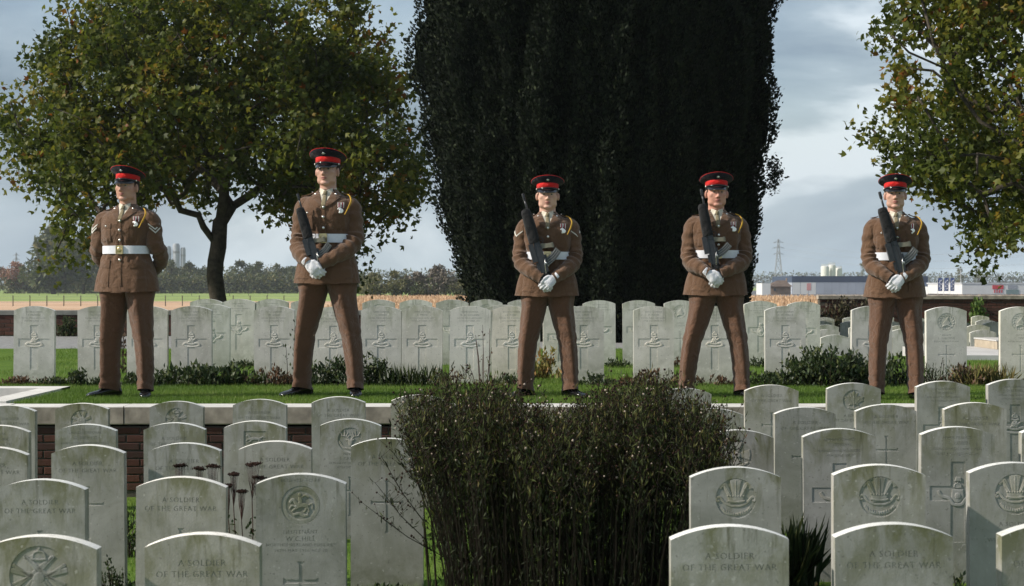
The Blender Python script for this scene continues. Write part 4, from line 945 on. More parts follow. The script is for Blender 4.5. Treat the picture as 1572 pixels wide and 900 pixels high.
        piece('pocket', [(s_ * .080, 1.336), (s_ * .160, 1.336), (s_ * .160, 1.232), (s_ * .080, 1.232)], .0, .003); piece('pocket_pleat', [(s_ * .112, 1.333), (s_ * .128, 1.333), (s_ * .128, 1.235), (s_ * .112, 1.235)], .002, .003, nu=1)
        piece('lower_pocket_flap', [(s_ * .085, 1.085), (s_ * .182, 1.092), (s_ * .196, 1.030), (s_ * .085, 1.022)], .001, .007)
        piece('lower_pocket', [(s_ * .088, 1.03), (s_ * .190, 1.03), (s_ * .212, .875), (s_ * .092, .872)], .0, .0025)
        ep = MB(); ep.loft([[(s_ * x, y, z + h) for y, h in ((-.024 + .008 * t, 0), (-.022 + .008 * t, .006), (.026 - .006 * t, .006), (.028 - .006 * t, 0))] for x, y, z, t in [(.195 + .0 * 1, 0, 1.472, 0), (.15, 0, 1.481, .4), (.10, 0, 1.500, 1)]])
        ep.xf(Matrix.Translation((0, .004, 0))); ep.build('epaulette', 'tunic_cloth', tunic, False)
        eb = MB(); eb.ell((s_ * .112, -.006, 1.505), (.006, .006, .004), 8, 6); eb.build('epaulette_button', 'silver', tunic, True)
    piece('front_edge', [(-.004, 1.39), (.016, 1.39), (.018, .842), (-.004, .842)], .0, .004, nu=2, nv=24)
    piece('hem_fold', [(-.205, .872), (.205, .872), (.210, .838), (-.210, .838)], .0, .0032, nu=24, nv=1)
    for z in (1.388, 1.318, 1.240, 1.085): bb = MB(); bb.ell((.003, torso_y(0, z) - .010, z), (.0105, .005, .0105), 12, 6); bb.build('button', 'silver', tunic, True)
    # belt
    bl = MB(); zs = (1.133, 1.134, 1.196, 1.197); k = (1.01, 1.05, 1.05, 1.01)
    bl.loft([sring(0, torso_at(z)[2], z, torso_at(1.165)[0] * kk * gx + .004, torso_at(1.165)[1] * kk + .003, 48) for z, kk in zip(zs, k)], False, False)
    belt = bl.build('belt', 'belt_white', body, True, auto=.8)
    bk = MB(); yb = torso_at(1.165)[2] - torso_at(1.165)[1] * 1.05 - .004; bk.box(-.026, .026, yb - .006, yb + .002, 1.131, 1.199); bk.ell((0, yb - .007, 1.165), (.020, .005, .022), 14, 8); bk.box(-.030, -.022, yb - .010, yb, 1.136, 1.194); bk.box(.022, .030, yb - .010, yb, 1.136, 1.194); bk.build('buckle', 'brass', belt)
    # shirt, tie
    sh = drape([(-.062, 1.512), (.062, 1.512), (.006, 1.385), (-.006, 1.385)], .003, .002, 8, 6); sh.loft([[(x, y + .014, z + (y * .25)) for x, y, z in [(r * math.cos(2 * PI * j / 28), r * math.sin(2 * PI * j / 28), zz) for j in range(28)]] for r, zz in ((.072, 1.495), (.066, 1.515), (.0615, 1.535), (.0595, 1.5355))], False, False)
    shirt = sh.build('shirt', 'shirt_cloth', body, True)
    for s_ in (-1, 1):
        w = MB(); y0 = -.060; w.add([(s_ * .006, y0 - .012, 1.516), (s_ * .046, y0 + .016, 1.533), (s_ * .052, y0 + .004, 1.498), (s_ * .026, y0 - .020, 1.474), (s_ * .006, y0 - .004, 1.518), (s_ * .046, y0 + .024, 1.535), (s_ * .050, y0 + .014, 1.498), (s_ * .024, y0 - .008, 1.476)], [(0, 1, 2, 3), (4, 7, 6, 5), (0, 4, 5, 1), (1, 5, 6, 2), (2, 6, 7, 3), (3, 7, 4, 0)]); w.build('shirt_collar', 'shirt_cloth', shirt)
    ti = MB(); ti.loft([[(x * a, y, z) for x, y in ((-1, yy + .004), (-.6, yy - .004), (.6, yy - .004), (1, yy + .004))] for z, a, yy in ((1.515, .013, -.068), (1.503, .016, -.080), (1.488, .011, -.084), (1.482, .010, -.082))])
    ti.loft([[(x * a, torso_y(0, z) - .009 - (.006 if abs(x) < .8 else .001), z) for x in (-1, -.6, .6, 1)] for z, a in ((1.490, .010), (1.46, .015), (1.42, .019), (1.386, .022))]); ti.build('tie', 'tie_cloth', body, True)
    # medals on the soldier's left breast
    mx, mz = .125, 1.425
    for q, dx in enumerate(spec.get('medals', (-.012, .012))):
        y = torso_y(mx + dx, mz - .02) - .004
        rb = MB(); rb.box(mx + dx - .0105, mx + dx + .0105, y - .003, y, mz - .040, mz); ro = rb.build('medal_ribbon', 'ribbon_white', tunic)
        rb = MB(); rb.box(mx + dx - .0045, mx + dx + .0045, y - .0042, y - .003, mz - .039, mz - .001); rb.build('ribbon_stripe', 'ribbon_red', ro)
    y = torso_y(mx, mz - .06) - .004; md = MB(); rr_ = .0175
    for (dx, dz) in ([(0, 0)] if len(spec.get('medals', (1, 2))) < 2 else [(-.006, .002), (.006, -.006)]):
        md.loft([[(mx + dx + rr_ * kk * math.cos(2 * PI * j / 18), y - yy - (.003 if dx > 0 else 0), mz - .056 + dz + rr_ * kk * math.sin(2 * PI * j / 18)) for j in range(18)] for kk, yy in ((1, 0), (1, .003), (.85, .004))])
    md.build('medal', 'silver', tunic)
    # yellow lanyard under the left shoulder strap
    ly = MB(); pts = catmull([(.150, -.02, 1.490), (.178, -.055, 1.475), (.196, -.092, 1.440), (.188, -.118, 1.400), (.172, -.128, 1.360), (.160, -.132, 1.335)], 4)
    pts = [(p[0], min(p[1], torso_y(p[0], min(p[2], 1.44)) - .006) if p[2] < 1.44 else p[1], p[2]) for p in pts]; pts = [(p[0], p[1] - .012, p[2]) for p in pts]
    ly.tube(pts, .0040, 8); ly.tube([(p[0] + .005, p[1] + .002, p[2] - .003) for p in pts[:-6]], .0032, 8); ly.build('lanyard', 'lanyard_yellow', body, True)
    # rank stripes on both upper arms
    for sg in (-1, 1):
        for k in range(spec.get('stripes', 0)):
            i0 = 17; zt = 1.325 - k * .026; mb = MB(); 
            def S(ph, z, off):
                a_ = np.array(arms[sg]); idx = np.argsort(a_[:, 2][6:30]); zz = a_[6:30][idx]; c = [np.interp(z, zz[:, 2], zz[:, m]) for m in (0, 1, 3)]
                return (c[0] + sg * (c[2] + off) * math.cos(ph), c[1] - (c[2] + off) * math.sin(ph), z)
            pc, wd = 1.0 if sg > 0 else .85, .62; V = []; n = 9
            for j in range(n):
                u = -1 + 2 * j / (n - 1); ph = pc + u * wd; zc = zt + abs(u) * .040
                V += [S(ph, zc + .006, .0), S(ph, zc + .006, .0055), S(ph, zc - .006, .0055), S(ph, zc - .006, .0)]
            mb.v = V; mb.f = [(4 * j + a, 4 * j + (a + 1) % 4, 4 * j + 4 + (a + 1) % 4, 4 * j + 4 + a) for j in range(n - 1) for a in range(4)] + [(0, 1, 2, 3), (4 * n - 1, 4 * n - 2, 4 * n - 3, 4 * n - 4)]
            mb.build('chevron', 'stripe_white', tunic, True, auto=.8)
    # trousers: two pressed legs joined at the seat
    tr = MB(); tr.loft([sring(0, .004, z, a * gx, b, 40) for z, a, b in ((1.10, .165, .12), (.98, .180, .128), (.90, .196, .130), (.84, .196, .128))])
    for sg in (-1, 1):
        fx = spread[0] if sg < 0 else spread[1]; keys = [(sg * .088, .002, .93, .112, .118), (sg * .104, .002, .84, .118, .120), (sg * .090 + fx * .12, .0, .74, .101, .112), (sg * .07 + fx * .36, -.004, .60, .090, .100), (sg * .04 + fx * .66, -.006, .46, .076, .090), (sg * .02 + fx * .86, .002, .28, .069, .086), (fx, .006, .13, .064, .088), (fx * 1.01, -.002, .065, .063, .094)]
        kk = catmull(keys, 5); yw = math.radians(kick[0] if sg < 0 else kick[1]) * .5 * sg; rings = []
        for x, y, z, a, b in kk:
            ring = []; low = math.exp(-((z - .17) / .10) ** 2); kn = math.exp(-((z - .48) / .09) ** 2)
            for j in range(36):
                ph = 2 * PI * j / 36; c, s_ = math.cos(ph), math.sin(ph); f = math.exp(-((ph - 1.5 * PI) / .34) ** 2) * 1.25 + .8 * math.exp(-((ph - .5 * PI) / .20) ** 2)
                m = 1 + .13 * f * min(1, (.90 - z) / .1 if z < .90 else 0) + .085 * low * math.sin(z * 75 + 2 * math.sin(ph + sg) + spec['seed']) + .06 * kn * math.sin(z * 60 + 3 * c) + .035 * mnoise.noise(Vector((c * 1.6 + sg * 3, s_ * 1.6, z * 6 + spec['seed'])))
                if z < .80: m *= 1 - .07 * (math.exp(-((ph - 1.5 * PI - .75) / .35) ** 2) + math.exp(-((ph - 1.5 * PI + .75) / .35) ** 2))
                px_, py_ = a * gx ** .5 * c * m, b * s_ * m; cc, ss = math.cos(yw), math.sin(yw)
                ring.append((x + px_ * cc - py_ * ss, y + px_ * ss + py_ * cc, z - (.018 * s_ if z < .07 else 0) - (.010 * s_ if .07 < z < .12 else 0)))
            rings.append(ring)
        c = Vector((fx * 1.01, 0, .10)); rings.append([tuple(c + (Vector(p) - c) * .9 + Vector((0, 0, .03))) for p in rings[-1]])
        tr.loft(rings, True, True)
    tr.build('trousers', 'trouser_cloth', body, True, auto=1.2)
    # shoes
    for sg in (-1, 1):
        fx = spread[0] if sg < 0 else spread[1]; an = math.radians(kick[0] if sg < 0 else kick[1]) * sg
        SMx = Matrix.Translation((fx, .012, 0)) @ Matrix.Rotation(an, 4, 'Z')
        def srg(y, w, h, top, zb=.012): return [(w * math.copysign(abs(math.cos(t)) ** .75, math.cos(t)), y, zb + (top - zb) * max(0, (.5 + .5 * math.sin(t))) ** .8) for t in [2 * PI * j / 18 for j in range(18)]]
        s1 = MB(); s1.loft([srg(.088, .018, 0, .055), srg(.080, .031, 0, .078), srg(.055, .036, 0, .100), srg(.015, .037, 0, .108), srg(-.03, .038, 0, .094), srg(-.07, .042, 0, .075), srg(-.11, .0455, 0, .060), srg(-.15, .044, 0, .052), srg(-.178, .036, 0, .042), srg(-.194, .020, 0, .030)]); s1.xf(SMx)
        so_ = s1.build('shoe', 'leather_black', body, True)
        s2 = MB(); q = [(.034, .085), (.036, .02), (.034, -.04), (.046, -.10), (.044, -.155), (.026, -.192), (0, -.202)]; ol = q + [(-x, y) for x, y in reversed(q[:-1])] + [(-.018, .093), (.018, .093)]
        s2.loft([[(x, y, 0.0) for x, y in ol], [(x, y, .014) for x, y in ol]]); s2.xf(SMx); s2.build('sole', 'leather_black', so_)
        s3 = MB()
        for i in range(4): yy = -.035 - i * .018; zz = .094 - i * .0075; s3.tube([(-.02, yy, zz - .004), (0, yy - .004, zz + .004), (.02, yy, zz - .004)], .0022, 5)
        for s_ in (-1, 1): s3.tube([(0, -.03, .100), (s_ * .02, -.045, .104), (s_ * .03, -.04, .085)], .002, 5)
        s3.xf(SMx); s3.build('laces', 'lace', so_)
    # white gloves
    if not behind:
        for sg in (-1, 1):
            g = MB(); hand_prims(g, sg, 1.06, over=(sg == spec.get('over', 1))); link('glove', remesh(g, 'glove', 'glove_cloth', .0042, 2), body)
    else:
        for sg in (-1, 1): g = MB(); hand_prims(g, sg, 1.06, over=False); link('glove', remesh(g, 'glove', 'glove_cloth', .006, 2), body)
    return body

def make_rifle(cover_len=.27, label=''):
    """local +Z along the barrel, +X the grip side; origin at the butt"""
    m = MB(); q = [(-.030, 0), (.034, 0), (.036, .07), (.030, .10), (.030, .22), (.026, .27), (.026, .44), (-.018, .46), (-.024, .30), (-.032, .20), (-.034, .04)]
    m.loft([[(x, -.019, z) for x, z in q], [(x * .97, -.024, z) for x, z in q], [(x * .97, .024, z) for x, z in q], [(x, .019, z) for x, z in q]])
    m.box(-.072, -.030, -.020, .020, .13, .28); m.box(-.050, -.030, -.012, .012, .05, .12); m.box(-.060, -.030, -.016, .016, .28, .31); m.box(.028, .046, -.017, .017, .10, .17); m.box(.012, .03, -.027, -.022, .14, .24); m.tube([(.0, -.03, .26), (.0, -.036, .26)], .008, 8)
    rt = m.build('rifle', 'gun_metal'); tag(rt, label, 'rifle', 'rifles held upright by the soldiers')
    b = MB(); b.box(-.034, .036, -.024, .024, -.014, .004); b.box(-.036, .038, -.020, .020, .004, .03); b.build('butt', 'rifle_cover', rt)
    b = MB(); b.tube([(.002, 0, .42), (.002, 0, .60), (.002, 0, .645)], [.0095, .0085, .008], 12); b.build('barrel', 'gun_metal', rt, True)
    b = MB(); b.tube([(.002, 0, .640), (.002, 0, .650), (.002, 0, .690), (.002, 0, .700)], [.010, .0125, .0125, .010], 12); ho = b.build('flash_hider', 'gun_metal', rt, True, auto=.8)
    for k in range(4): s_ = MB(); s_.box(-.0014, .0054, -.0132, -.0118, .652 + k * .011, .659 + k * .011); s_.build('slot', 'leather_black', ho)
    c = MB(); rings = []
    zz = [.285, .29, .32, .38, .44, .50, .54, .565, .57]; ww = [.040, .044, .046, .047, .046, .043, .040, .034, .020]
    for z, w in zip(zz, ww):
        rings.append([(-.010 + (w * math.copysign(abs(math.cos(t)) ** .8, math.cos(t))) * (1 + .03 * math.sin(z * 90 + t)), .034 * math.copysign(abs(math.sin(t)) ** .85, math.sin(t)) * (1 + .05 * math.sin(z * 70 + 2 * t)), z) for t in [2 * PI * j / 24 for j in range(24)]])
    c.loft(rings); c.xf(Matrix.Translation((-.004, 0, 0))); c.build('cover', 'rifle_cover', rt, True)
    g = MB(); g.loft([[(x, y * w, z + hz) for y, hz in ((-1, -h), (1, -h), (1, h), (-1, h))] for x, w, h, z in ((.024, .014, .022, .245), (.045, .015, .020, .243), (.08, .015, .018, .236), (.108, .016, .019, .232), (.124, .015, .023, .230), (.130, .012, .020, .230))]); g.build('pistol_grip', 'gun_polymer', rt, True, auto=.5)
    t = MB(); t.tube([(.026, 0, .262), (.052, 0, .272), (.060, 0, .295), (.048, 0, .315), (.026, 0, .318)], .0032, 6); t.tube([(.028, 0, .292), (.046, 0, .286)], .003, 5); t.build('trigger_guard', 'gun_metal', rt, True)
    mg = MB(); rings = []
    for i in range(7):
        u = i / 6; a = math.radians(8 + 26 * u); x = .030 + .125 * u; z = .105 + .030 * u + .045 * u * u; dx, dz = -math.sin(a), math.cos(a)
        rings.append([(x + dx * h, y, z + dz * h) for h, y in ((-.030, -.011), (-.030, .011), (.030, .011), (.030, -.011))])
    mg.loft(rings); mo = mg.build('magazine', 'gun_magazine', rt)
    for k in (-.018, 0, .018):
        r_ = MB(); pts = []
        for i in range(7):
            u = i / 6 * .86 + .08; a = math.radians(8 + 26 * u); x = .030 + .125 * u; z = .105 + .030 * u + .045 * u * u; pts.append((x - math.sin(a) * k, -.0115, z + math.cos(a) * k))
        r_.tube(pts, [(.004, .0025)] * 7, 6, up=(0, 0, 1)); r_.build('magazine_rib', 'gun_metal', mo)
    s_ = MB(); s_.tube([(.006, -.026, .02), (.018, -.03, .10), (.030, -.028, .135)], .0035, 6); s_.ell((.03, -.028, .10), (.008, .005, .010), 8, 6); s_.build('sling_fitting', 'silver', rt, True)
    return rt
def place_rifle(r, sol, root_px, muzzle, butt, ppm, y_top, y_bot):
    """rest the rifle against the soldier: muzzle and butt given relative to his feet (metres)"""
    mz = Vector((muzzle[0], y_top, muzzle[1])); bt = Vector((butt[0], y_bot, butt[1])); z = (mz - bt).normalized(); y = Vector((0, 1, 0)); x = y.cross(z).normalized(); y = z.cross(x)
    R3 = Matrix((x, y, z)).transposed().to_4x4(); k = (mz - bt).length / .700; k = min(1.08, max(.9, k))
    r.matrix_world = Matrix.Translation(bt + sol) @ R3 @ Matrix.Scale(k, 4)
SOLD = [
    dict(skin='skin_tanned', px=191, foot=613, cap=255, seed=1, behind=True, rot=-13, yaw=-4, tip=-2, stripes=2, spread=(-.145, .150), kick=(52, 22), girth=1.02, medals=(-.012, .012), face=1.04, lean=1, captilt=6,
         label='soldier at the far left with hands behind his back, white belt and two chevrons'),
    dict(skin='skin', px=501, foot=612, cap=228, seed=2, rot=-8, yaw=-3, tip=-4, spread=(-.195, .205), kick=(40, 14), hand=(-.035, .955), girth=.95, face=.97, over=-1, captilt=3, muz=((459, 303), (491, 411)),
         label='tallest soldier, second from the left, rifle angled low across his chest'),
    dict(skin='skin_fair', px=841, foot=613, cap=269, seed=3, rot=-1, yaw=1, tip=0, stripes=1, spread=(-.180, .185), kick=(42, 38), hand=(0, .955), girth=1.02, face=1.06, over=1, captilt=6, muz=((802, 298), (838, 424)),
         label='middle soldier in front of the dark yew, single chevron on each sleeve, holding a rifle'),
    dict(skin='skin_ruddy', px=1102, foot=614, cap=265, seed=4, rot=0, yaw=2, tip=0, spread=(-.235, .205), kick=(40, 25), hand=(-.025, .985), girth=1.02, face=1.04, over=-1, captilt=8, muz=((1075, 291), (1097, 411)),
         label='soldier at the right edge of the yew with wide stance, legs partly behind headstones'),
    dict(px=1379, foot=618, cap=268, seed=5, rot=-6, yaw=-3, tip=-2, spread=(-.145, .160), kick=(15, 15), hand=(-.01, .965), girth=.97, face=1.0, over=1, captilt=6, medals=(0,), muz=((1348, 295), (1383, 423)),
         label='soldier at the far right standing by the right hand plane tree with his rifle')]
for i, s in enumerate(SOLD):
    ppm = (s['foot'] - HY) / (CAMZ - PLAT); d = FPX / ppm; sc = (s['foot'] - s['cap']) / ppm / 1.832
    o = make_soldier(s, s['label']); base = Vector(((s['px'] - CX) / ppm, d + .12, PLAT)); sc *= (d + .12) / d
    o.location = base; o.rotation_euler = (0, 0, math.radians(s['rot'])); o.scale = (sc, sc, sc); o['group'] = 'soldiers standing guard in a row'
    if 'muz' in s:
        (ax, ay), (bx, by) = s['muz']; r = make_rifle(label=['', 'rifle angled across the tallest soldier, butt in his gloves', 'rifle held by the middle soldier before the yew', 'rifle held nearly upright by the fourth soldier', 'rifle held by the far right soldier against the sky'][i])
        f = lambda x, y: ((x - s['px']) / ppm, (s['foot'] - y) / ppm)
        place_rifle(r, base, s['px'], f(ax, ay), f(bx, by), ppm, -.165 * sc, -.205 * sc)
# ------------------------------------------------------------ vegetation
def rotm(n, g):
    """n random rotation frames (n,3,3)"""
    q = g.normal(size=(n, 4)); q /= np.linalg.norm(q, axis=1, keepdims=True); w, x, y, z = q.T
    return np.stack([1 - 2 * (y * y + z * z), 2 * (x * y - z * w), 2 * (x * z + y * w), 2 * (x * y + z * w), 1 - 2 * (x * x + z * z), 2 * (y * z - x * w), 2 * (x * z - y * w), 2 * (y * z + x * w), 1 - 2 * (x * x + y * y)], 1).reshape(n, 3, 3)
def scatter(name, mat, pos, shape, faces, size, g, R=None, attr=None, smooth=False):
    """copies of a small leaf shape as one mesh"""
    n = len(pos); S = np.asarray(shape, float); k = len(S); R = rotm(n, g) if R is None else R
    V = np.einsum('nij,kj->nki', R, S) * np.asarray(size).reshape(-1, 1, 1) + pos[:, None, :]
    F = np.asarray(faces)[None] + (np.arange(n) * k)[:, None, None]
    a = g.random(n) if attr is None else attr
    return arr_mesh(name, V.reshape(-1, 3), F.reshape(-1, F.shape[-1]), mat, np.repeat(a, k), smooth)
LOBED = [(0, 0, 0), (-.30, .22, -.06), (-.52, .62, -.12), (-.17, .62, .02), (0, 1.08, -.10), (.17, .62, .02), (.52, .62, -.12), (.30, .22, -.06)]
LOBF = [(0, 3, 2, 1), (0, 5, 4, 3), (0, 7, 6, 5)]
OVAL = [(0, 0, 0), (-.24, .42, .06), (0, 1, -.04), (.24, .42, .06)]; OVF = [(0, 3, 2, 1)]
NARROW = [(0, 0, 0), (-.09, .5, .02), (0, 1, -.05), (.09, .5, .02)]
def frames_up(n, g, tilt=.5):
    """frames whose local y (leaf axis) points mostly up/outwards"""
    ph = g.random(n) * 2 * PI; th = np.abs(g.normal(0, tilt, n)); y = np.stack([np.sin(th) * np.cos(ph), np.sin(th) * np.sin(ph), np.cos(th)], 1)
    r = g.normal(size=(n, 3)); x = np.cross(y, r); x /= np.linalg.norm(x, axis=1, keepdims=True); z = np.cross(x, y); return np.stack([x, y, z], 2)
def grow_tree(base, trunk_h, r0, attract, g, bend=.25):
    """limbs reached from the trunk top to every attractor by the nearest earlier node; returns branch tubes"""
    nodes = [np.array(base, float)]; par = [-1]; m = 7; fork = m - 1
    for i in range(1, m + 5): nodes.append(np.array(base) + np.array((0.05 * math.sin(i * 1.1) + max(0, i - m) * .10, .04 * math.cos(i), trunk_h * min(i, m - 1) / (m - 1) + max(0, i - m + 1) * .5))); par.append(i - 1)
    order = np.argsort(np.linalg.norm(attract - nodes[-1], axis=1))
    for k in order:
        A = attract[k]; Nn = np.array(nodes[fork:]); hz_ = np.hypot(Nn[:, 0] - A[0], Nn[:, 1] - A[1]); dd = np.linalg.norm(Nn - A, axis=1) + 1.1 * np.maximum(0, .75 * hz_ - (A[2] - Nn[:, 2])); j = int(np.argmin(dd)) + fork
        p0 = nodes[j]; L_ = np.linalg.norm(A - p0); ns = max(1, int(L_ / .35)); prev = j
        for s in range(1, ns + 1):
            t = s / ns; q = p0 * (1 - t) + A * t + np.array((0, 0, bend * L_ * .25 * math.sin(PI * t))) + (g.normal(0, .03, 3) * L_ if s < ns else 0)
            nodes.append(q); par.append(prev); prev = len(nodes) - 1
    N = len(nodes); cnt = np.zeros(N); child = [[] for _ in range(N)]
    for i in range(N - 1, 0, -1): cnt[i] += 1 if not child[i] else 0; cnt[par[i]] += cnt[i]; child[par[i]].append(i)
    rad = r0 * (np.maximum(cnt, 1) / cnt[0]) ** .47
    return np.array(nodes), par, child, rad
def tree_mesh(nodes, par, child, rad, minr=.006, n=7):
    mb = MB(); started = [(0, -1)]
    while started:
        i, p = started.pop(); path = ([p] if p >= 0 else []) + [i]
        while child[i]:
            ch = sorted(child[i], key=lambda c: -rad[c]); started += [(c, i) for c in ch[1:] if rad[c] > minr]
            if rad[ch[0]] <= minr: break
            i = ch[0]; path.append(i)
        if len(path) > 1:
            rr_ = [max(rad[k], .004) for k in path]
            if p >= 0: rr_[0] = rr_[1]
            mb.tube([nodes[k] for k in path], rr_, n if rr_[0] > .05 else 4)
    return mb
def leafy_tree(name, label, base, trunk_h, r0, C, A, n_att, n_leaf, size, mat, seed, keep=None, crown_noise=.18, spread=.42, group=None, cat='tree', shell=.35, trunk_lean=None, lobed=True):
    g = np.random.default_rng(seed); att = []
    while len(att) < n_att:
        q = g.normal(size=3); q /= np.linalg.norm(q); r = shell + (1 - shell) * g.random() ** .6
        r *= 1 + crown_noise * mnoise.noise(Vector(q * 2.2) + Vector((seed, 0, 0))) * 2 + crown_noise * .7 * mnoise.noise(Vector(q * 5.5) + Vector((seed, 3, 0)))
        p = np.array(C) + q * r * np.array(A)
        if keep is None or keep(p): att.append(p)
    att = np.array(att); nodes, par, child, rad = grow_tree(base, trunk_h, r0, att, g)
    root = tree_mesh(nodes - np.array(base), par, child, rad).build(name, 'bark', None, True); root.location = base; tag(root, label, cat, group)
    tips = nodes[[i for i in range(8, len(nodes)) if rad[i] < .035]]
    idx = g.integers(0, len(tips), n_leaf); pos = tips[idx] + g.normal(0, spread / 2, (n_leaf, 3)) * np.array((1, 1, .8))
    hol = np.array([mnoise.noise(Vector(p * 1.25) + Vector((seed, 7, 0))) + .35 * mnoise.noise(Vector(p * 3.2)) for p in pos]); pos = pos[hol > -.20]; n_leaf = len(pos)
    pos[:, 2] -= np.abs(g.normal(0, .08, n_leaf)); cl = np.array([mnoise.noise(Vector(p * .9) + Vector((seed * 3, 0, 0))) for p in pos[::1]])
    attr = np.clip(.45 + cl * .55 + g.normal(0, .20, n_leaf), 0, 1)
    me = scatter('crown', mat, pos - np.array(base), LOBED if lobed else OVAL, LOBF if lobed else OVF, size * g.uniform(.65, 1.2, n_leaf), g, attr=attr)
    link('crown', me, root, kind='stuff'); return root
# plane tree behind the first two soldiers
tb = at(334, 40.5)
def keepL(p):
    dx = p[0] - (tb - .15); r = math.hypot(dx, (p[1] - 40.5) * .9)
    lo = 1.35 + 1.75 * math.exp(-((dx - .2) / 2.0) ** 2) + 1.5 * max(0, min(1, (-dx - 2.75) / .35)) - (.85 if dx > 2.4 else 0)
    if dx > 4.35 - max(0, p[2] - 3.6) * .26 or dx < -4.45 + max(0, p[2] - 4.2) * .72: return False
    return p[2] > lo + .25 * math.sin(dx * 3.1) and not (r < .9 and p[2] < 3.2)
leafy_tree('plane_tree', 'broad plane tree with autumn tinged crown behind the two left soldiers', (tb, 40.5, -.05), 1.75, .172, (tb - .02, 40.5, 4.1), (4.5, 4.0, 3.75), 820, 74000, .128, 'plane_leaf', 4, keepL, .16, .42)
# plane tree at the right edge, trunk outside the picture
rb = at(1735, 30)
def keepR(p):
    x = p[0] - rb; e = 1.50 + .22 * math.sin(p[0] * 4.1) + max(0, (-x - 1.9)) * .75
    return p[2] > e
leafy_tree('plane_tree', 'plane tree crown reaching in from the right edge above the fifth soldier', (rb, 30, -.49), 2.2, .25, (rb, 30, 4.3), (4.1, 3.4, 4.2), 700, 68000, .112, 'plane_leaf', 7, keepR, .14, .38)
# the great dark yew
YD = 32.0; yl, yr = at(642, YD), at(1214, YD); ycx = (yl + yr) / 2
def yew():
    g = np.random.default_rng(11); root_z = 0.0
    prof_z = np.array([0, .35, .75, 1.3, 2.2, 3.2, 4.2, 5.6, 7.2, 9.0, 10.2]); 
    pl = np.array([.62, .70, .75, .81, .885, .94, .975, 1.0, 1.0, .93, .6]); pr = np.array([.76, .81, .84, .875, .92, .95, .965, .995, 1.06, .98, .6])
    hw = (yr - yl) / 2
    nth, nz = 220, 150; V = np.zeros((nz, nth, 3)); 
    lobes = []
    ths = np.linspace(0, 2 * PI, nth, endpoint=False); zs = np.linspace(0, 10.2, nz)
    for i, z in enumerate(zs):
        a_l, a_r = np.interp(z, prof_z, pl) * hw, np.interp(z, prof_z, pr) * hw
        for j, t in enumerate(ths):
            c, s = math.cos(t), math.sin(t); ax = a_r if c > 0 else a_l; ay = hw * .85 * np.interp(z, prof_z, (pl + pr) / 2)
            wv = mnoise.noise(Vector((c * 4.6, s * 4.6 + .12 * z, z * .22))); w2 = mnoise.noise(Vector((c * 12, s * 12, z * .95 + 4))); w3 = mnoise.noise(Vector((c * 20, s * 20, z * 2.6)))
            m = 1 + .13 * (abs(wv) * 2 - .6) + .085 * w2 + .045 * w3
            V[i, j] = (c * ax * m, s * ay * m, z)
    co = V.reshape(-1, 3); F = [(i * nth + j, i * nth + (j + 1) % nth, (i + 1) * nth + (j + 1) % nth, (i + 1) * nth + j) for i in range(nz - 1) for j in range(nth)]
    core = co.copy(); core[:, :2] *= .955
    mb = MB(); mb.tube([(0, 0, -.3), (0, 0, 1.2), (.1, 0, 3)], [.5, .42, .3], 12); mb.tube([(.3, .2, -.3), (.6, .1, 1.5)], [.25, .2], 8)
    root = mb.build('yew_tree', 'bark', None, True); root.location = (ycx, YD + 2.3, -.02); tag(root, 'huge dark columnar yew tree filling the middle of the view', 'tree')
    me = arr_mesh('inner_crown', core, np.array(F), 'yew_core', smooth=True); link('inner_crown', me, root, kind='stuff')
    # upright sprays clothing the crown
    n = 270000; fi = g.integers(0, nz - 2, n); fj = g.integers(0, nth, n); u = g.random((n, 1)); v = g.random((n, 1))
    front = (np.sin(ths[fj]) < .35) | (g.random(n) < .25)
    fi, fj, u, v = fi[front], fj[front], u[front], v[front]; n = len(fi)
    P0, P1, P2 = V[fi, fj], V[fi, (fj + 1) % nth], V[fi + 1, fj]; pos = P0 + (P1 - P0) * u + (P2 - P0) * v
    out = pos.copy(); out[:, 2] = 0; out /= np.linalg.norm(out, axis=1, keepdims=True)
    pos = pos + out * g.normal(-.02, .032, (n, 1))
    y = np.stack([out[:, 0] * .55, out[:, 1] * .55, np.ones(n)], 1) + g.normal(0, .45, (n, 3)); y /= np.linalg.norm(y, axis=1, keepdims=True)
    x = np.cross(y, g.normal(size=(n, 3))); x /= np.linalg.norm(x, axis=1, keepdims=True); R = np.stack([x, y, np.cross(x, y)], 2)
    sh = [(0, 0, 0), (-.30, .45, .05), (0, 1, -.05), (.30, .50, .05)]
    at_ = np.clip(g.random(n) * .85 + .12 * g.normal(size=n), 0, 1)
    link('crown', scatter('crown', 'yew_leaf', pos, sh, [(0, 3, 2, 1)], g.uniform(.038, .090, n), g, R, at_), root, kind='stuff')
    # stray shoots breaking the outline on the right
    pp = []
    for (px, py, k) in ((1190, 268, 300), (1185, 252, 160), (706, 462, 120), (1184, 285, 160)):
        q = P(px, py, YD + 1.6) - Vector((ycx, YD + 2.3, -.02)); pp.append(np.array(q)[None] + g.normal(0, .065, (k, 3)))
    pp = np.concatenate(pp); link('shoots', scatter('shoots', 'yew_leaf', pp, OVAL, OVF, g.uniform(.035, .08, len(pp)), g), root, kind='stuff')
yew()
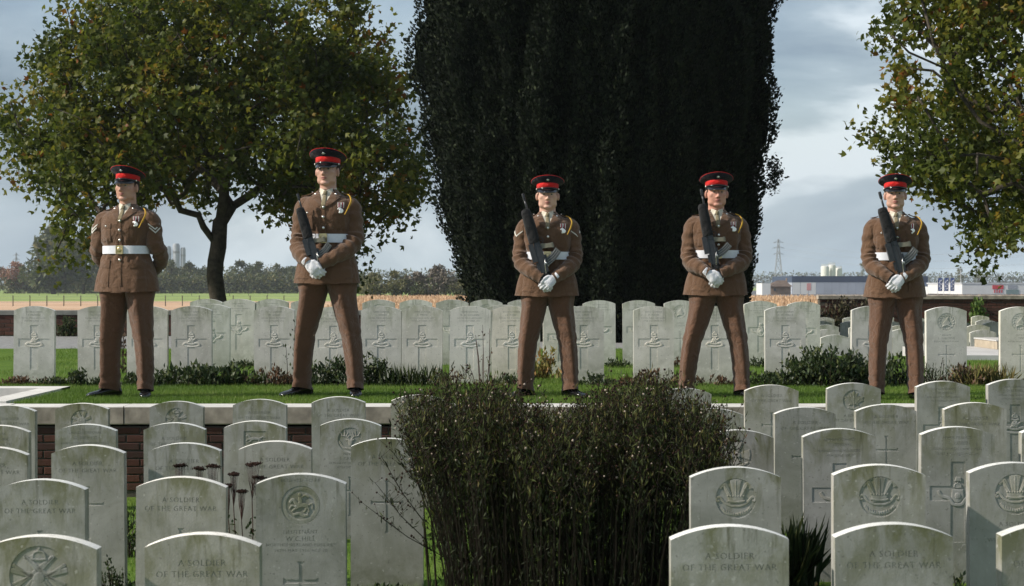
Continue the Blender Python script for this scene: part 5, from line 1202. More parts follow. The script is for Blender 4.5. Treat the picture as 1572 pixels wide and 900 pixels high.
# the tall dark aster clump among the near graves
def aster():
    g = np.random.default_rng(21); X0, X1, Y0 = at(694, 9.6), at(1056, 9.6), 9.5; gz = -.68; H0 = 1.14
    ns = 900; sm = MB(); lp, la, lR = [], [], []; seeds = []; pale = []; tips = []
    for i in range(ns):
        x = X0 + (X1 - X0) * g.random(); e = min(1, min(x - X0, X1 - x) / .22); y = Y0 + g.normal(0, .24)
        lean0 = (x - (X0 + X1) / 2) * .20; px_ = CX + (x + lean0) * FPX / 9.5; top = np.interp(px_, [607, 657, 700, 760, 800, 900, 935, 1050, 1110], [680, 625, 600, 604, 640, 640, 604, 612, 665]); hh = (HY - top) * 9.5 / FPX + CAMZ - gz; hh *= 1.04 - abs(g.normal(0, .14)) + .03 * math.sin(x * 23); lean = np.array((lean0 + g.normal(0, .05) + (-.10 if x - X0 < .12 and g.random() < .7 else 0) + (.05 if X1 - x < .15 else 0), g.normal(0, .06)))
        pts = [np.array((x, y, gz))]
        for k in range(1, 6): t = k / 5; pts.append(np.array((x + lean[0] * t ** 1.6 + g.normal(0, .006), y + lean[1] * t ** 1.5, gz + hh * t)))
        sm.tube(pts, [.0035, .003, .003, .0025, .002, .0012], 3)
        for t in g.uniform(.03, .96, 50):
            t = max(t, g.random()) if g.random() < .6 else t; k = min(4, int(t * 5)); q = pts[k] + (pts[k + 1] - pts[k]) * (t * 5 - k); lp.append(q + g.normal(0, .010 + .022 * t, 3)); la.append(np.clip(g.random() * .7 - .12 + .42 * max(0, t - .45) / .55 + .22 * math.sin(x * 9 + 1) * g.random(), 0, 1))
        nb_ = g.integers(7, 13)
        for b in range(nb_):
            t = g.uniform(.66, 1.0); k = min(4, int(t * 5)); q = pts[k] + (pts[k + 1] - pts[k]) * (t * 5 - k); a = g.random() * 2 * PI; l_ = g.uniform(.04, .12) * (1.25 - .3 * t)
            q2 = q + np.array((math.cos(a) * l_ * .75, math.sin(a) * l_ * .6, l_ * .85)); sm.tube([q, (q + q2) / 2 + np.array((0, 0, -.006)), q2], [.0012, .001, .0008], 3)
            (pale if g.random() < .09 else seeds).append(q2)
            for _ in range(3): lp.append(q + (q2 - q) * g.random() + g.normal(0, .008, 3)); la.append(g.random() * .6 + .35)
    # arching strays at the left fringe
    for (px0, py0, px1, py1) in ((650, 800, 585, 700), (660, 760, 600, 690), (668, 880, 655, 700), (690, 860, 560, 775), (650, 770, 620, 650), (1060, 760, 1120, 668), (1050, 800, 1128, 690), (660, 700, 628, 618), (1040, 740, 1090, 650), (655, 830, 575, 740), (1070, 820, 1085, 700)):
        p0, p1 = np.array(P(px0, py0, 9.35)), np.array(P(px1, py1, 9.15)); mid = (p0 + p1) / 2 + np.array((0, 0, -.02)); sm.tube([(p0[0] + .04, p0[1], gz), p0, mid, p1], [.003, .0028, .002, .001], 4)
        for b in range(16):
            t = g.uniform(.2, 1.05); q = p0 + (p1 - p0) * t + (mid - (p0 + p1) / 2) * math.sin(PI * min(t, 1)); a = g.random() * 2 * PI; l_ = g.uniform(.02, .07); q2 = q + np.array((math.cos(a) * l_, math.sin(a) * l_ * .5, l_ * .8)); sm.tube([q, q2], [.0011, .0008], 3); seeds.append(q2)
            for _ in range(2): lp.append(q + g.normal(0, .012, 3)); la.append(g.random() * .6)
    o0 = np.array(((X0 + X1) / 2, Y0, gz)); sm.v = [tuple(np.array(p) - o0) for p in sm.v]
    root = sm.build('aster_clump', 'stem_brown', None); root.location = o0; tag(root, 'big dark clump of tall faded asters with seed heads among the front headstones', 'plant')
    lp = np.array(lp) - o0; n = len(lp); R = frames_up(n, g, .75)
    link('foliage', scatter('foliage', 'aster_leaf', lp, NARROW, OVF, g.uniform(.016, .046, n), g, R, np.array(la)), root, kind='stuff')
    OCT = [(1, 0, 0), (0, 1, 0), (-1, 0, 0), (0, -1, 0), (0, 0, 1), (0, 0, -1)]; OF = [(0, 1, 4), (1, 2, 4), (2, 3, 4), (3, 0, 4), (1, 0, 5), (2, 1, 5), (3, 2, 5), (0, 3, 5)]
    for nm, mt, S in (('seed_heads', 'seed_brown', seeds), ('pale_seed_heads', 'seed_pale', pale)):
        S = np.array(S) - o0; link(nm, scatter(nm, mt, S, OCT, OF, g.uniform(.0038, .0078, len(S)), g), root, kind='stuff')
aster()
def clump(name, label, px, base_y, d, w, h0, n, mat, leaf=.05, seed=0, shape='oval', tilt=.6, stems=10, depth=None, stem_mat='stem_brown', gz=0., group='plants growing at the foot of the headstones', spikes=0, spike_mat=None):
    """a low leafy plant: stems fanning from the root with leaves along them"""
    h = h0 * (.78 if d > 15 and gz == 0 and h0 < .5 and base_y == 0 else 1)
    g = np.random.default_rng(seed + 77); x0 = at(px, d); sm = MB(); pos = []; dep = depth or w * .45
    for i in range(stems):
        bx, by = g.normal(0, w * .17), g.normal(0, dep * .2); tx, ty = bx * 2.1 + g.normal(0, w * .10), by * 1.6 + g.normal(0, dep * .15); tx = max(-w / 2, min(w / 2, tx)); e = 1 - (abs(tx) / (w / 2)) ** 2 * .65; hh = h * e * g.uniform(.35, 1.10)
        p = [np.array((bx, by, -.02)), np.array(((bx + tx) / 2, (by + ty) / 2, hh * .62)), np.array((tx, ty, hh))]; sm.tube(p, [.004, .003, .0015], 4)
        k = max(1, n // stems); t = g.random((k, 1)) ** .7; q = np.where(t < .5, p[0] + (p[1] - p[0]) * t * 2, p[1] + (p[2] - p[1]) * (t * 2 - 1)); pos.append(q + g.normal(0, leaf * .55, (k, 3)) * np.array((1, 1, .6)))
    if not stems: pos = [np.stack([np.clip(g.normal(0, w * .25, n), -w / 2, w / 2), g.normal(0, dep * .25, n), np.zeros(n)], 1)]; sm.tube([(0, 0, -.05), (0, 0, .02)], .01, 4)
    pos = np.concatenate(pos); pos[:, 2] = np.maximum(pos[:, 2], .0); m = len(pos)
    ro = sm.build(name, stem_mat, None); ro.location = (x0, d, gz); tag(ro, label, 'plant', group)
    if shape == 'blade': S, Fc, sz = [(-.018, 0, 0), (.018, 0, 0), (.012, .6, .06), (0, 1, .22), (-.012, .6, .06)], [(0, 1, 2, 3, 4)], g.uniform(.5, 1.1, m) * h * (1 if not stems else .45)
    elif shape == 'narrow': S, Fc, sz = NARROW, OVF, g.uniform(.6, 1.3, m) * leaf
    else: S, Fc, sz = OVAL, OVF, g.uniform(.6, 1.3, m) * leaf
    link('foliage', scatter('foliage', mat, pos, S, Fc, sz, g, frames_up(m, g, tilt)), ro, kind='stuff'); return ro
FD = 18.35      # just before the front terrace row
C_ = clump
C_('bed_plant', 'low rusty leaved ground plant at the far left end of the terrace bed', 38, 0, FD, .62, .09, 500, 'bed_red', .035, 1, stems=26)
C_('bed_plant', 'low bushy dark plant at the foot of the leftmost terrace stones', 112, 0, FD - .1, .52, .20, 900, 'bed_green', .035, 2, stems=30)
C_('bed_plant', 'leafy plant behind the first soldier right boot', 205, 0, FD, .42, .14, 400, 'bed_green', .04, 3, stems=16)
C_('bed_plant', 'row of glossy leaved bed plants to the right of the first soldier', 292, 0, FD, .85, .24, 1000, 'bed_green', .06, 4, stems=36, tilt=.9)
C_('bed_plant', 'strappy green plant left of the red leaved one in the bed', 365, 0, FD, .50, .20, 500, 'bed_green', .06, 5, stems=24, tilt=.9)
C_('bed_plant', 'red leaved bed plant left of the second soldier', 418, 0, FD, .46, .20, 420, 'bed_red', .045, 6, stems=20)
C_('fern', 'dark fern between the legs of the second soldier', 508, 0, FD, .55, .30, 900, 'bed_green', .045, 7, stems=28, tilt=1.0)
C_('fern', 'taller dark fern right of the second soldier leg', 562, 0, FD, .52, .38, 1000, 'bed_green', .045, 8, stems=26, tilt=1.0)
C_('bed_plant', 'strap leaved green plant in front of the pinkish headstone', 636, 0, FD - .1, .60, .27, 260, 'bed_green', .05, 9, shape='blade', tilt=.55, stems=0)
C_('rose_bush', 'bare rose twigs in front of the whitest headstone', 742, 0, FD - .2, .34, .62, 30, 'bed_red', .03, 10, stems=7, stem_mat='stem_red')
C_('rose_bush', 'small twiggy rose left of the whitest headstone', 700, 0, FD - .3, .24, .28, 60, 'bed_red', .03, 11, stems=8, stem_mat='stem_red')
C_('bed_plant', 'yellow autumn leaved shrub behind the legs of the third soldier', 838, 0, 19.6, .36, .36, 420, 'bed_yellow', .055, 12, stems=18)
C_('bed_plant', 'dark low cushion plant right of the third soldier boot', 912, 0, FD, .36, .15, 600, 'bed_green', .03, 13, stems=24)
C_('bed_plant', 'small leafy plant behind the heel of the third soldier', 780, 0, FD, .40, .12, 300, 'bed_green', .04, 14, stems=16)
C_('bed_plant', 'reddish leafed plant at the foot of the dark streaked headstone', 1002, 0, FD - .2, .58, .20, 500, 'bed_red', .04, 15, stems=26)
C_('bed_plant', 'thin rusty plants between the legs of the fourth soldier', 1092, 0, FD, .42, .12, 240, 'bed_red', .035, 16, stems=14)
C_('bed_plant', 'low green mat right of the fourth soldier', 1172, 0, FD - .1, .52, .17, 700, 'bed_green', .03, 17, stems=28)
C_('evergreen_shrub', 'large glossy evergreen shrub left of the fifth soldier', 1270, 0, FD - .15, 1.05, .46, 3600, 'bed_green', .05, 18, stems=90, depth=.5, tilt=.9)
C_('evergreen_shrub', 'evergreen shrub spur close against the fifth soldier leg', 1318, 0, FD - .1, .46, .34, 900, 'bed_green', .045, 19, stems=26, tilt=.9)
C_('bed_plant', 'green plant with rusty tips between the fifth soldier legs', 1376, 0, FD, .42, .34, 500, 'bed_green', .05, 20, stems=22, tilt=.5)
C_('bed_plant', 'upright leafy plant right of the fifth soldier', 1436, 0, FD, .62, .30, 700, 'bed_green', .045, 21, shape='narrow', stems=34, tilt=.6)
C_('bed_plant', 'mixed red and green plant before the dragon badge headstone', 1478, 0, FD, .42, .24, 420, 'bed_red', .04, 22, stems=22)
C_('grass_tuft', 'yellowing grass tuft near the right end of the terrace bed', 1514, 0, FD - .05, .46, .28, 420, 'straw_blade', .05, 23, shape='blade', stems=0, tilt=.6)
C_('bed_plant', 'tiny plants at the foot of the second row left', 370, 0, 22.5, .45, .10, 300, 'bed_green', .035, 24, stems=20)
C_('bed_plant', 'tiny plants at the foot of the second row right of the third soldier', 943, 0, 22.5, .45, .10, 300, 'bed_green', .035, 25, stems=20)
C_('bed_plant', 'tiny plants at the foot of the second row left of the fourth soldier', 1044, 0, 22.5, .38, .12, 300, 'bed_red', .035, 26, stems=20)
C_('bed_plant', 'tiny plants at the foot of the second row right of the fourth soldier', 1160, 0, 22.5, .45, .12, 300, 'bed_green', .035, 27, stems=20)
C_('rose_bush', 'red berried stems beside the streaked headstone', 452, 0, FD - .1, .2, .62, 60, 'bed_green', .04, 28, stems=4)
C_('rose_bush', 'stem with red flower heads behind the first soldier legs', 190, 0, 21.0, .18, .58, 120, 'bed_red', .05, 29, stems=6)
C_('rose_bush', 'thin rose shoots left of the fifth soldier row plants', 1445, 0, FD - .2, .30, .40, 24, 'bed_green', .03, 33, stems=6)
# plants between the near graves
LG = 'plants between the lower headstones'
C_('rose_bush', 'small rose with red tips at the foot of the tall grey soldier headstone', 176, 0, 9.9, .26, .26, 700, 'bed_green', .022, 30, stems=26, gz=-.70, group=LG)
C_('rose_bush', 'bare twigs and dark leaves in the gap left of the middle feathers headstone', 1246, 0, 8.0, .26, .40, 360, 'bed_red', .022, 31, stems=22, gz=-.66, group=LG, stem_mat='stem_brown')
C_('grass_tuft', 'spiky dark grass tuft right of the feathers headstone by the asters', 1214, 0, 10.2, .24, .40, 240, 'bed_green', .05, 32, shape='blade', stems=0, tilt=.35, gz=-.66, group=LG)
C_('bed_plant', 'dark leafy plant at the foot of the plain cross headstone', 592, 0, 10.0, .34, .10, 700, 'bed_green', .03, 34, stems=30, gz=-.70, group=LG)
C_('bed_plant', 'dark plant between the middle and right feathers headstones', 1475, 0, 9.0, .30, .24, 500, 'bed_green', .03, 35, stems=24, gz=-.64, group=LG)
C_('rose_bush', 'thorny twig rising beside the fusiliers officer headstone', 538, 0, 8.6, .10, .66, 16, 'bed_red', .03, 36, stems=3, gz=-.70, group=LG)
C_('bed_plant', 'shaded leafy plant between left front stones', 208, 0, 11.8, .22, .34, 500, 'bed_green', .03, 37, stems=20, gz=-.70, group=LG)
def sedum(name, label, specs, d, gz):
    g = np.random.default_rng(len(specs)); base = None
    for i, (px, py, w, px0) in enumerate(specs):
        p1 = P(px, py, d); p0 = Vector((at(px0, d), d, gz)); mb = MB(); k = p1 - p0; mid = p0 + k * .6 + Vector((.01, 0, 0)); br = p0 + k * .80
        mb.tube([p0, mid, br], [.0030, .0026, .0022], 6); fl = []
        for j in range(12):
            a = j * 2.4; r = w * 1.7 * math.sqrt((j + .4) / 12); q = p1 + Vector((r * math.cos(a), r * math.sin(a) * .6, -.10 * r + g.normal(0, .0025))); mb.tube([br + (p1 - br) * (.12 * (j % 4)), (br + q) / 2 + Vector(((q.x - br.x) * .25, 0, .004)), q], [.0016, .0011, .0008], 4)
            fl.append(np.array(q)[None] + g.normal(0, 1, (26, 3)) * np.array((.0062, .005, .0028)))
        o0 = np.array(p0); mb.v = [tuple(np.array(v) - o0) for v in mb.v]; r = mb.build(name, 'stem_red'); r.location = p0; tag(r, label[i], 'plant', 'dead sedum stems')
        F_ = np.concatenate(fl) - o0; link('flower_head', scatter('flower_head', 'seed_brown', F_, [(1, 0, 0), (0, 1, 0), (-1, 0, 0), (0, -1, 0), (0, 0, 1), (0, 0, -1)], [(0, 1, 4), (1, 2, 4), (2, 3, 4), (3, 0, 4), (1, 0, 5), (2, 1, 5), (3, 2, 5), (0, 3, 5)], g.uniform(.0022, .004, len(F_)), g), r, kind='stuff')
        lv = np.array([np.array(k * t) + g.normal(0, .01, 3) for t in g.uniform(.1, .75, 26)]); link('foliage', scatter('foliage', 'bed_green', lv, OVAL, OVF, g.uniform(.02, .038, 26), g), r, kind='stuff')
sedum('sedum', ['dead sedum head leftmost, over the stained headstone top', 'dead sedum head second from left, over the stained headstone top', 'dead sedum head third, just left of the square horse panel', 'tall dead sedum head in front of the horse badge headstone', 'dead sedum flower head nearest the officer headstone, tallest', 'lower dead sedum head between the stems', 'wide dead sedum head touching the officer headstone', 'small dark sedum head low on the left of the stems'],
      [(276, 714, .016, 285), (306, 719, .012, 305), (327, 715, .018, 322), (359, 727, .012, 357), (389, 712, .020, 379), (371, 754, .012, 370), (398, 733, .016, 386), (350, 746, .008, 352)], 9.15, -.70)

# ------------------------------------------------------------ grass blades on the lawns
def blades(name, boxes, h, mat, seed, zf, parent=None):
    g = np.random.default_rng(seed); P_ = []
    for (x0, x1, y0, y1, n, ok) in boxes:
        q = np.stack([g.uniform(x0, x1, n), g.uniform(y0, y1, n)], 1)
        if ok: q = q[ok(q[:, 0], q[:, 1])]
        P_.append(q)
    P_ = np.concatenate(P_); n = len(P_); pos = np.concatenate([P_, zf(P_[:, 0])[:, None]], 1); S = [(-.055, 0, 0), (.055, 0, 0), (0, 1, .25)]
    pn = np.sin(P_[:, 0] * 2.3 + 1.1 * np.sin(P_[:, 1] * 3.1)) * .16 + np.sin(P_[:, 0] * 5.1 + P_[:, 1] * 4.3) * .08
    o = link(name, scatter(name, mat, pos, S, [(0, 1, 2)], g.uniform(.6, 1.25, n) * h, g, frames_up(n, g, .38), np.clip(.45 + pn + g.normal(0, .2, n), 0, 1)), kind='stuff'); return o
blades('terrace_grass', [(-3.9, 4.6, FRONT + .31, 17.9, 170000, None), (-6, -3.95, 17.75, 18.6, 9000, None), (-4.9, 5.6, 17.9, 20, 60000, None), (-5.5, 6.5, 20, 24.5, 50000, None), (-6.5, 3.5, 24.5, 29.1, 30000, None)], .036, 'grass_blade', 3, lambda x: x * 0 + 0.0)
blades('lower_grass', [(-4.2, 4.2, 7.5, 15.0, 90000, None)], .035, 'grass_blade', 4, lambda x: -0.685 + 0.012 * (x + 3))
blades('sunken_grass', [(3.8, 8.5, 26.3, 30, 16000, None)], .03, 'grass_blade', 5, lambda x: x * 0 - .49)

# ------------------------------------------------------------ fields, far trees and buildings
def maize():
    g = np.random.default_rng(8); n = 60000; y = 52 + 250 * g.random(n) ** 1.5; xl = np.interp(y, [50, 302], [-7.6, -23]); xr = np.interp(y, [50, 302], [14, 90]); x = xl + (xr - xl) * g.random(n)
    S = [(-.035, 0, 0), (.035, 0, 0), (.09, .55, .10), (.02, 1, .02), (-.10, .62, -.08)]
    z = np.full(n, -1.57); sc = g.uniform(.85, 1.12, n) * 1.08 * (1 + .0 * y)
    link('maize_crop', scatter('maize_crop', 'maize_blade', np.stack([x, y, z], 1), S, [(0, 1, 2, 3, 4)], sc, g, frames_up(n, g, .16)), kind='stuff')
    mb = MB(); mb.add([(-7.9, 54, -1.5), (13, 54, -1.5), (88, 300, -1.5), (-22.5, 300, -1.5), (-7.9, 54, -.80), (13, 54, -.80), (88, 300, -.80), (-22.5, 300, -.80)], [(0, 1, 5, 4), (1, 2, 6, 5), (2, 3, 7, 6), (3, 0, 4, 7), (4, 5, 6, 7)])
    link('maize_mass', mb.mesh('maize_mass', 'field_peach'), kind='stuff')
maize()
def far_tree(name, label, px, base_z, d, w, h, mat, seed, n=2600, group='distant trees', poplar=False, trunk=True, gap=0.0):
    g = np.random.default_rng(seed); x0 = at(px, d); k = max(6, int(26)); c = []
    for i in range(k):
        t = g.random(); r = (1 - abs(2 * t - .95) ** 3.5) if not poplar else (math.sin(PI * min(1, t * .92 + .08)) ** .7); a = g.random() * 2 * PI; rr_ = w / 2 * .72 * max(.15, r) * math.sqrt(g.random()); c.append((rr_ * math.cos(a), rr_ * math.sin(a), h * (.14 + .78 * t), w * g.uniform(.12, .20) * max(.45, r)))
    c = np.array(c); idx = g.integers(0, k, n); q = g.normal(size=(n, 3)); q /= np.linalg.norm(q, axis=1, keepdims=True); q *= g.uniform(.6, 1.08, (n, 1)); pos = c[idx, :3] + q * c[idx, 3:4] * np.array((1, 1, .9)); pos[:, 2] = np.maximum(pos[:, 2], h * .04)
    mb = MB(); mb.tube([(0, 0, -.5), (0, 0, h * .3), (w * .03, 0, h * .75)], [w * .035, w * .028, w * .01], 6)
    for i in range(0, k, 3): mb.tube([(0, 0, h * .2), tuple(c[i, :3])], [w * .012, w * .004], 4)
    ro = mb.build(name, 'bark'); ro.location = (x0, d, base_z); tag(ro, label, 'tree', group)
    at_ = np.clip(.5 + np.repeat(g.normal(0, .18, k), 1)[idx] + g.normal(0, .18, n), 0, 1); link('crown', scatter('crown', mat, pos, OVAL, OVF, g.uniform(.6, 1.3, n) * w * .075, g, attr=at_), ro, kind='stuff'); return ro
Z0 = -1.57
HD = 620.0
# hedge row trees between first and second soldier and left
spec_h = [(112, 38, 40, 'far_leaf', 'tree of the left hedge row just left of the first soldier'), (150, 42, 42, 'far_leaf', 'hedge row tree hidden behind the first soldier'), (232, 60, 36, 'far_leaf', 'hedge row tree directly right of the first soldier elbow'), (262, 40, 46, 'far_leaf', 'taller hedge row tree below the pale towers'),
          (290, 46, 42, 'far_leaf', 'hedge row tree left of the plane trunk'), (318, 44, 40, 'far_leaf', 'hedge row tree against the plane trunk'), (368, 42, 46, 'far_leaf', 'hedge row tree right of the plane trunk'), (398, 48, 43, 'far_leaf', 'hedge row tree in the middle of the gap left of the second soldier'), (428, 42, 44, 'far_leaf', 'hedge row tree nearest the left side of the second soldier'), (456, 40, 40, 'far_leaf', 'hedge row tree behind the second soldier elbow'), (495, 60, 40, 'far_leaf', 'hedge row tree hidden by the second soldier')]
for i, (px, w, h, m, lb) in enumerate(spec_h):
    s = HD / FPX; far_tree('hedge_tree', lb, px, Z0, HD + (i % 3) * 12, w * s * 1.25, (h + 6) * s, m, 40 + i, 1900, 'hedge row across the far field')
far_tree('far_tree', 'big pale grey green tree at the far left beyond the field', 82, Z0, 560, 118 * .183, 104 * .183, 'far_leaf', 61, 7000)
far_tree('far_tree', 'second crown beside the big tree at the far left', 128, Z0, 575, 80 * .188, 92 * .188, 'far_leaf', 62, 4200)
far_tree('far_tree', 'rust red tree at the far left edge', 20, Z0, 600, 50 * .196, 52 * .196, 'far_leaf_rust', 63, 2400)
far_tree('far_tree', 'pale tree sliver at the extreme left', -6, Z0, 640, 40 * .21, 44 * .21, 'far_leaf_olive', 64, 1500)
for i, (px, w, h, m, lb) in enumerate([(572, 56, 38, 'far_leaf_olive', 'olive tree just right of the second soldier beyond the maize'), (606, 52, 42, 'far_leaf_olive', 'olive tree in the middle of the maize skyline'), (640, 54, 40, 'far_leaf_dun', 'dun brown tree left of the yew skyline'), (672, 60, 52, 'far_leaf_dun', 'taller thin dun tree beside the yew'), (660, 64, 26, 'far_leaf', 'dark bush mound low beside the yew'), (700, 50, 28, 'far_leaf_olive', 'olive bush against the yew edge')]):
    s = 330 / FPX; far_tree('far_tree', lb, px, Z0 + .2, 330, w * s * 1.1, (h + 8) * s * .86, m, 70 + i, 2400, 'trees beyond the maize')
# low hedge foot
g_ = np.random.default_rng(5); n_ = 26000
def low_hedge(name, x0, x1, d, h, mat, n, seed, label):
    g = np.random.default_rng(seed); xa, xb = at(x0, d), at(x1, d); pos = np.stack([g.uniform(xa, xb, n), d + g.normal(0, 1.5, n), Z0 + g.random(n) * h * (1 + .15 * np.sin(np.linspace(0, 30, n)))], 1)
    o = link(name, scatter(name, mat, pos, OVAL, OVF, g.uniform(.5, 1.1, n) * h * .22, g)); tag(o, label, 'hedge', kind='stuff')
sheet('car_park', [(at(1225, 300), 300), (at(1640, 300) + 30, 300), (260, 900), (60, 900)], Z0 + .03, 'tarmac')
low_hedge('hedge_foot', 8, 560, 600, 5.2, 'far_leaf', 16000, 1, 'dark scrub along the foot of the left hedge row')
low_hedge('field_margin', -40, 560, 590, .9, 'bed_green', 5000, 2, 'rough grass along the far edge of the green field')
low_hedge('far_woods', -60, 720, 900, 8.5, 'far_leaf', 9000, 3, 'low distant woods behind the hedge row')
low_hedge('far_woods', 1150, 1640, 1900, 13, 'far_leaf', 9000, 4, 'low blue distant woods behind the warehouses')
# field fence
fm = MB(); fm.loft([[(-.05, -.05, 0), (.05, -.05, 0), (.05, .05, 0), (-.05, .05, 0)], [(-.045, -.045, 1.3), (.045, -.045, 1.3), (.045, .045, 1.3), (-.045, .045, 1.3)]]); pm_ = fm.mesh('post', 'post_wood')
fr = MB(); 
FDn = 235.0
for hz_ in (.5, .85, 1.2): fr.tube([(at(-40, FDn), 0, hz_), (at(560, FDn), 0, hz_)], .012, 4)
fo = fr.build('field_fence', 'steel_grey'); fo.location = (0, FDn, Z0); tag(fo, 'thin post and wire fence across the green field', 'fence')
for i in range(22): link('post', pm_, fo, loc=(at(-6 + 26 * i, FDn), 0, 0))
for i in range(13): link('post', pm_, fo, loc=(at(60 + 22.5 * i * 1.3, FDn * 1.9), FDn * .9, 0.1))
def bx(name, px0, px1, py0, py1, d, dep, mat, parent=None, label=None, cat=None, group=None, dy=0):
    a, b = P(px0, py0, d), P(px1, py1, d); mb = MB()
    if parent is None:
        mb.box(0, b.x - a.x, 0, dep, 0, a.z - b.z); o = mb.build(name, mat); o.location = (a.x, d, b.z); return tag(o, label, cat, group)
    L0 = parent.location; mb.box(a.x - L0.x, b.x - L0.x, d - L0.y - dy * .08 - .04, d - L0.y - dy * .08 + dep, b.z - L0.z, a.z - L0.z); return mb.build(name, mat, parent)
BD = 545.0
wh = bx('warehouse', 1216, 1424, 433, 452, BD, 40, 'wall_greyblue', label='long grey warehouse with navy top band beyond the brick wall', cat='warehouse')
bx('fascia', 1215.5, 1424.5, 424, 433.5, BD, 41, 'fascia_navy', wh, dy=.5)
for i in range(17): bx('wall_panel', 1217 + 12.1 * i, 1217 + 12.1 * i + 11.4, 433.8, 452, BD, .2, 'wall_greyblue' if i > 2 else 'wall_white', wh, dy=.15)
bx('sign', 1238.5, 1245, 435, 446, BD, .3, 'sign_pink', wh, dy=.6)
hs2 = bx('low_shed', 1424, 1474, 440, 452, BD - 20, 30, 'wall_white', label='low white shed with dark roof band behind the blue flags', cat='building'); bx('fascia', 1424, 1462, 434, 440.3, BD - 20, 31, 'fascia_navy', hs2, dy=.3); bx('window', 1448, 1456, 443, 446, BD - 20, .3, 'window_dark', hs2, dy=.4)
wb2 = bx('retail_shed', 1477, 1640, 435, 452, BD - 60, 40, 'wall_white', label='white flat roofed retail building at the right with red sign', cat='building'); bx('red_sign', 1523.5, 1540.5, 438, 444, BD - 60, .4, 'sign_red', wb2, dy=.5)
for i in range(4): bx('sign_letter', 1526 + i * 3.7, 1527.6 + i * 3.7, 445, 449.6, BD - 60, .4, 'sign_red', wb2, dy=.5)
bx('window', 1544.5, 1564, 445, 452, BD - 60, .4, 'window_teal', wb2, dy=.5); bx('sign', 1547, 1561, 438, 444, BD - 60, .3, 'tower_pale', wb2, dy=.4)
bx('parapet', 1476, 1641, 434, 436, BD - 60, 41, 'pole_pale', wb2, dy=.8)
hw_ = bx('farmhouse', 1182, 1214, 440, 453, 520, 9, 'wall_brick_far', label='small brown roofed house left of the warehouse', cat='house')
a, b = P(1180, 440, 520), P(1216, 440, 520); r_ = P(1197, 430.5, 520); r2 = P(1209, 430.5, 520); L0 = hw_.location; mb = MB()
V = [(a.x, 519, a.z), (b.x, 519, a.z), (b.x, 530, a.z), (a.x, 530, a.z), (r_.x, 524.5, r_.z), (r2.x, 524.5, r_.z)]; mb.add([Vector(v) - L0 for v in V], [(0, 1, 5, 4), (1, 2, 5), (2, 3, 4, 5), (3, 0, 4), (0, 3, 2, 1)]); mb.build('roof', 'roof_brown', hw_)
bx('chimney', 1207, 1208.6, 427, 433, 524, .8, 'wall_brick_far', hw_); bx('window', 1188, 1191, 443, 447, 520, .1, 'window_dark', hw_, dy=.1)
bx('white_shed', 1170, 1183, 435, 453, 500, 12, 'wall_white', label='white shed at the edge of the yew', cat='building')
for i, (a, b, t) in enumerate(((1260, 1273, 408), (1271, 1283, 406), (1282, 1293, 411))):
    d = 1000 + i * 4; p0, p1 = P(a, t, d), P(b, 452, d); R_ = (p1.x - p0.x) / 2; mb = MB(); hh = p0.z - p1.z
    mb.loft([[(R_ * k * math.cos(2 * PI * j / 20), R_ * k * math.sin(2 * PI * j / 20), z) for j in range(20)] for k, z in ((1, 0), (1, hh * .94), (.9, hh * .97), (.4, hh))]); so = mb.build('silo', 'silo_cream', None, True, auto=.6); so.location = ((p0.x + p1.x) / 2, d, p1.z)
    tag(so, 'cream silo, ' + ('left', 'middle and tallest', 'right and lowest')[i] + ' of the three above the warehouse', 'silo', 'silos'); mb = MB()
    for q in range(10): aa = q * 2 * PI / 10; mb.tube([(R_ * .8 * math.cos(aa), R_ * .8 * math.sin(aa), hh * .97), (R_ * .8 * math.cos(aa), R_ * .8 * math.sin(aa), hh * 1.05)], .10, 4)
    mb.tube([(R_ * .8 * math.cos(2 * PI * q / 20), R_ * .8 * math.sin(2 * PI * q / 20), hh * 1.05) for q in range(21)], .08, 4); mb.build('railing', 'pole_pale', so)
for i, (a, b, t) in enumerate(((252, 263, 378), (265, 276, 374), (277, 285, 380))):
    d = 1300; p0, p1 = P(a, t, d), P(b, 448, d); R_ = (p1.x - p0.x) / 2; mb = MB(); mb.loft([[(R_ * k * math.cos(2 * PI * j / 16), R_ * k * math.sin(2 * PI * j / 16), z) for j in range(16)] for k, z in ((1, 0), (1, (p0.z - p1.z) * .96), (.7, p0.z - p1.z))]); so = mb.build('tower', 'tower_pale', None, True, auto=.6); so.location = ((p0.x + p1.x) / 2, d, p1.z); tag(so, 'pale industrial tower, ' + ('left', 'middle', 'right')[i] + ' of three seen through the plane tree leaves', 'tower', 'pale towers')
    mb = MB(); mb.loft([[(R_ * 1.03 * math.cos(2 * PI * j / 16), R_ * 1.03 * math.sin(2 * PI * j / 16), z) for j in range(16)] for z in ((p0.z - p1.z) * .80, (p0.z - p1.z) * .84)]); mb.build('band', 'steel_grey', so)
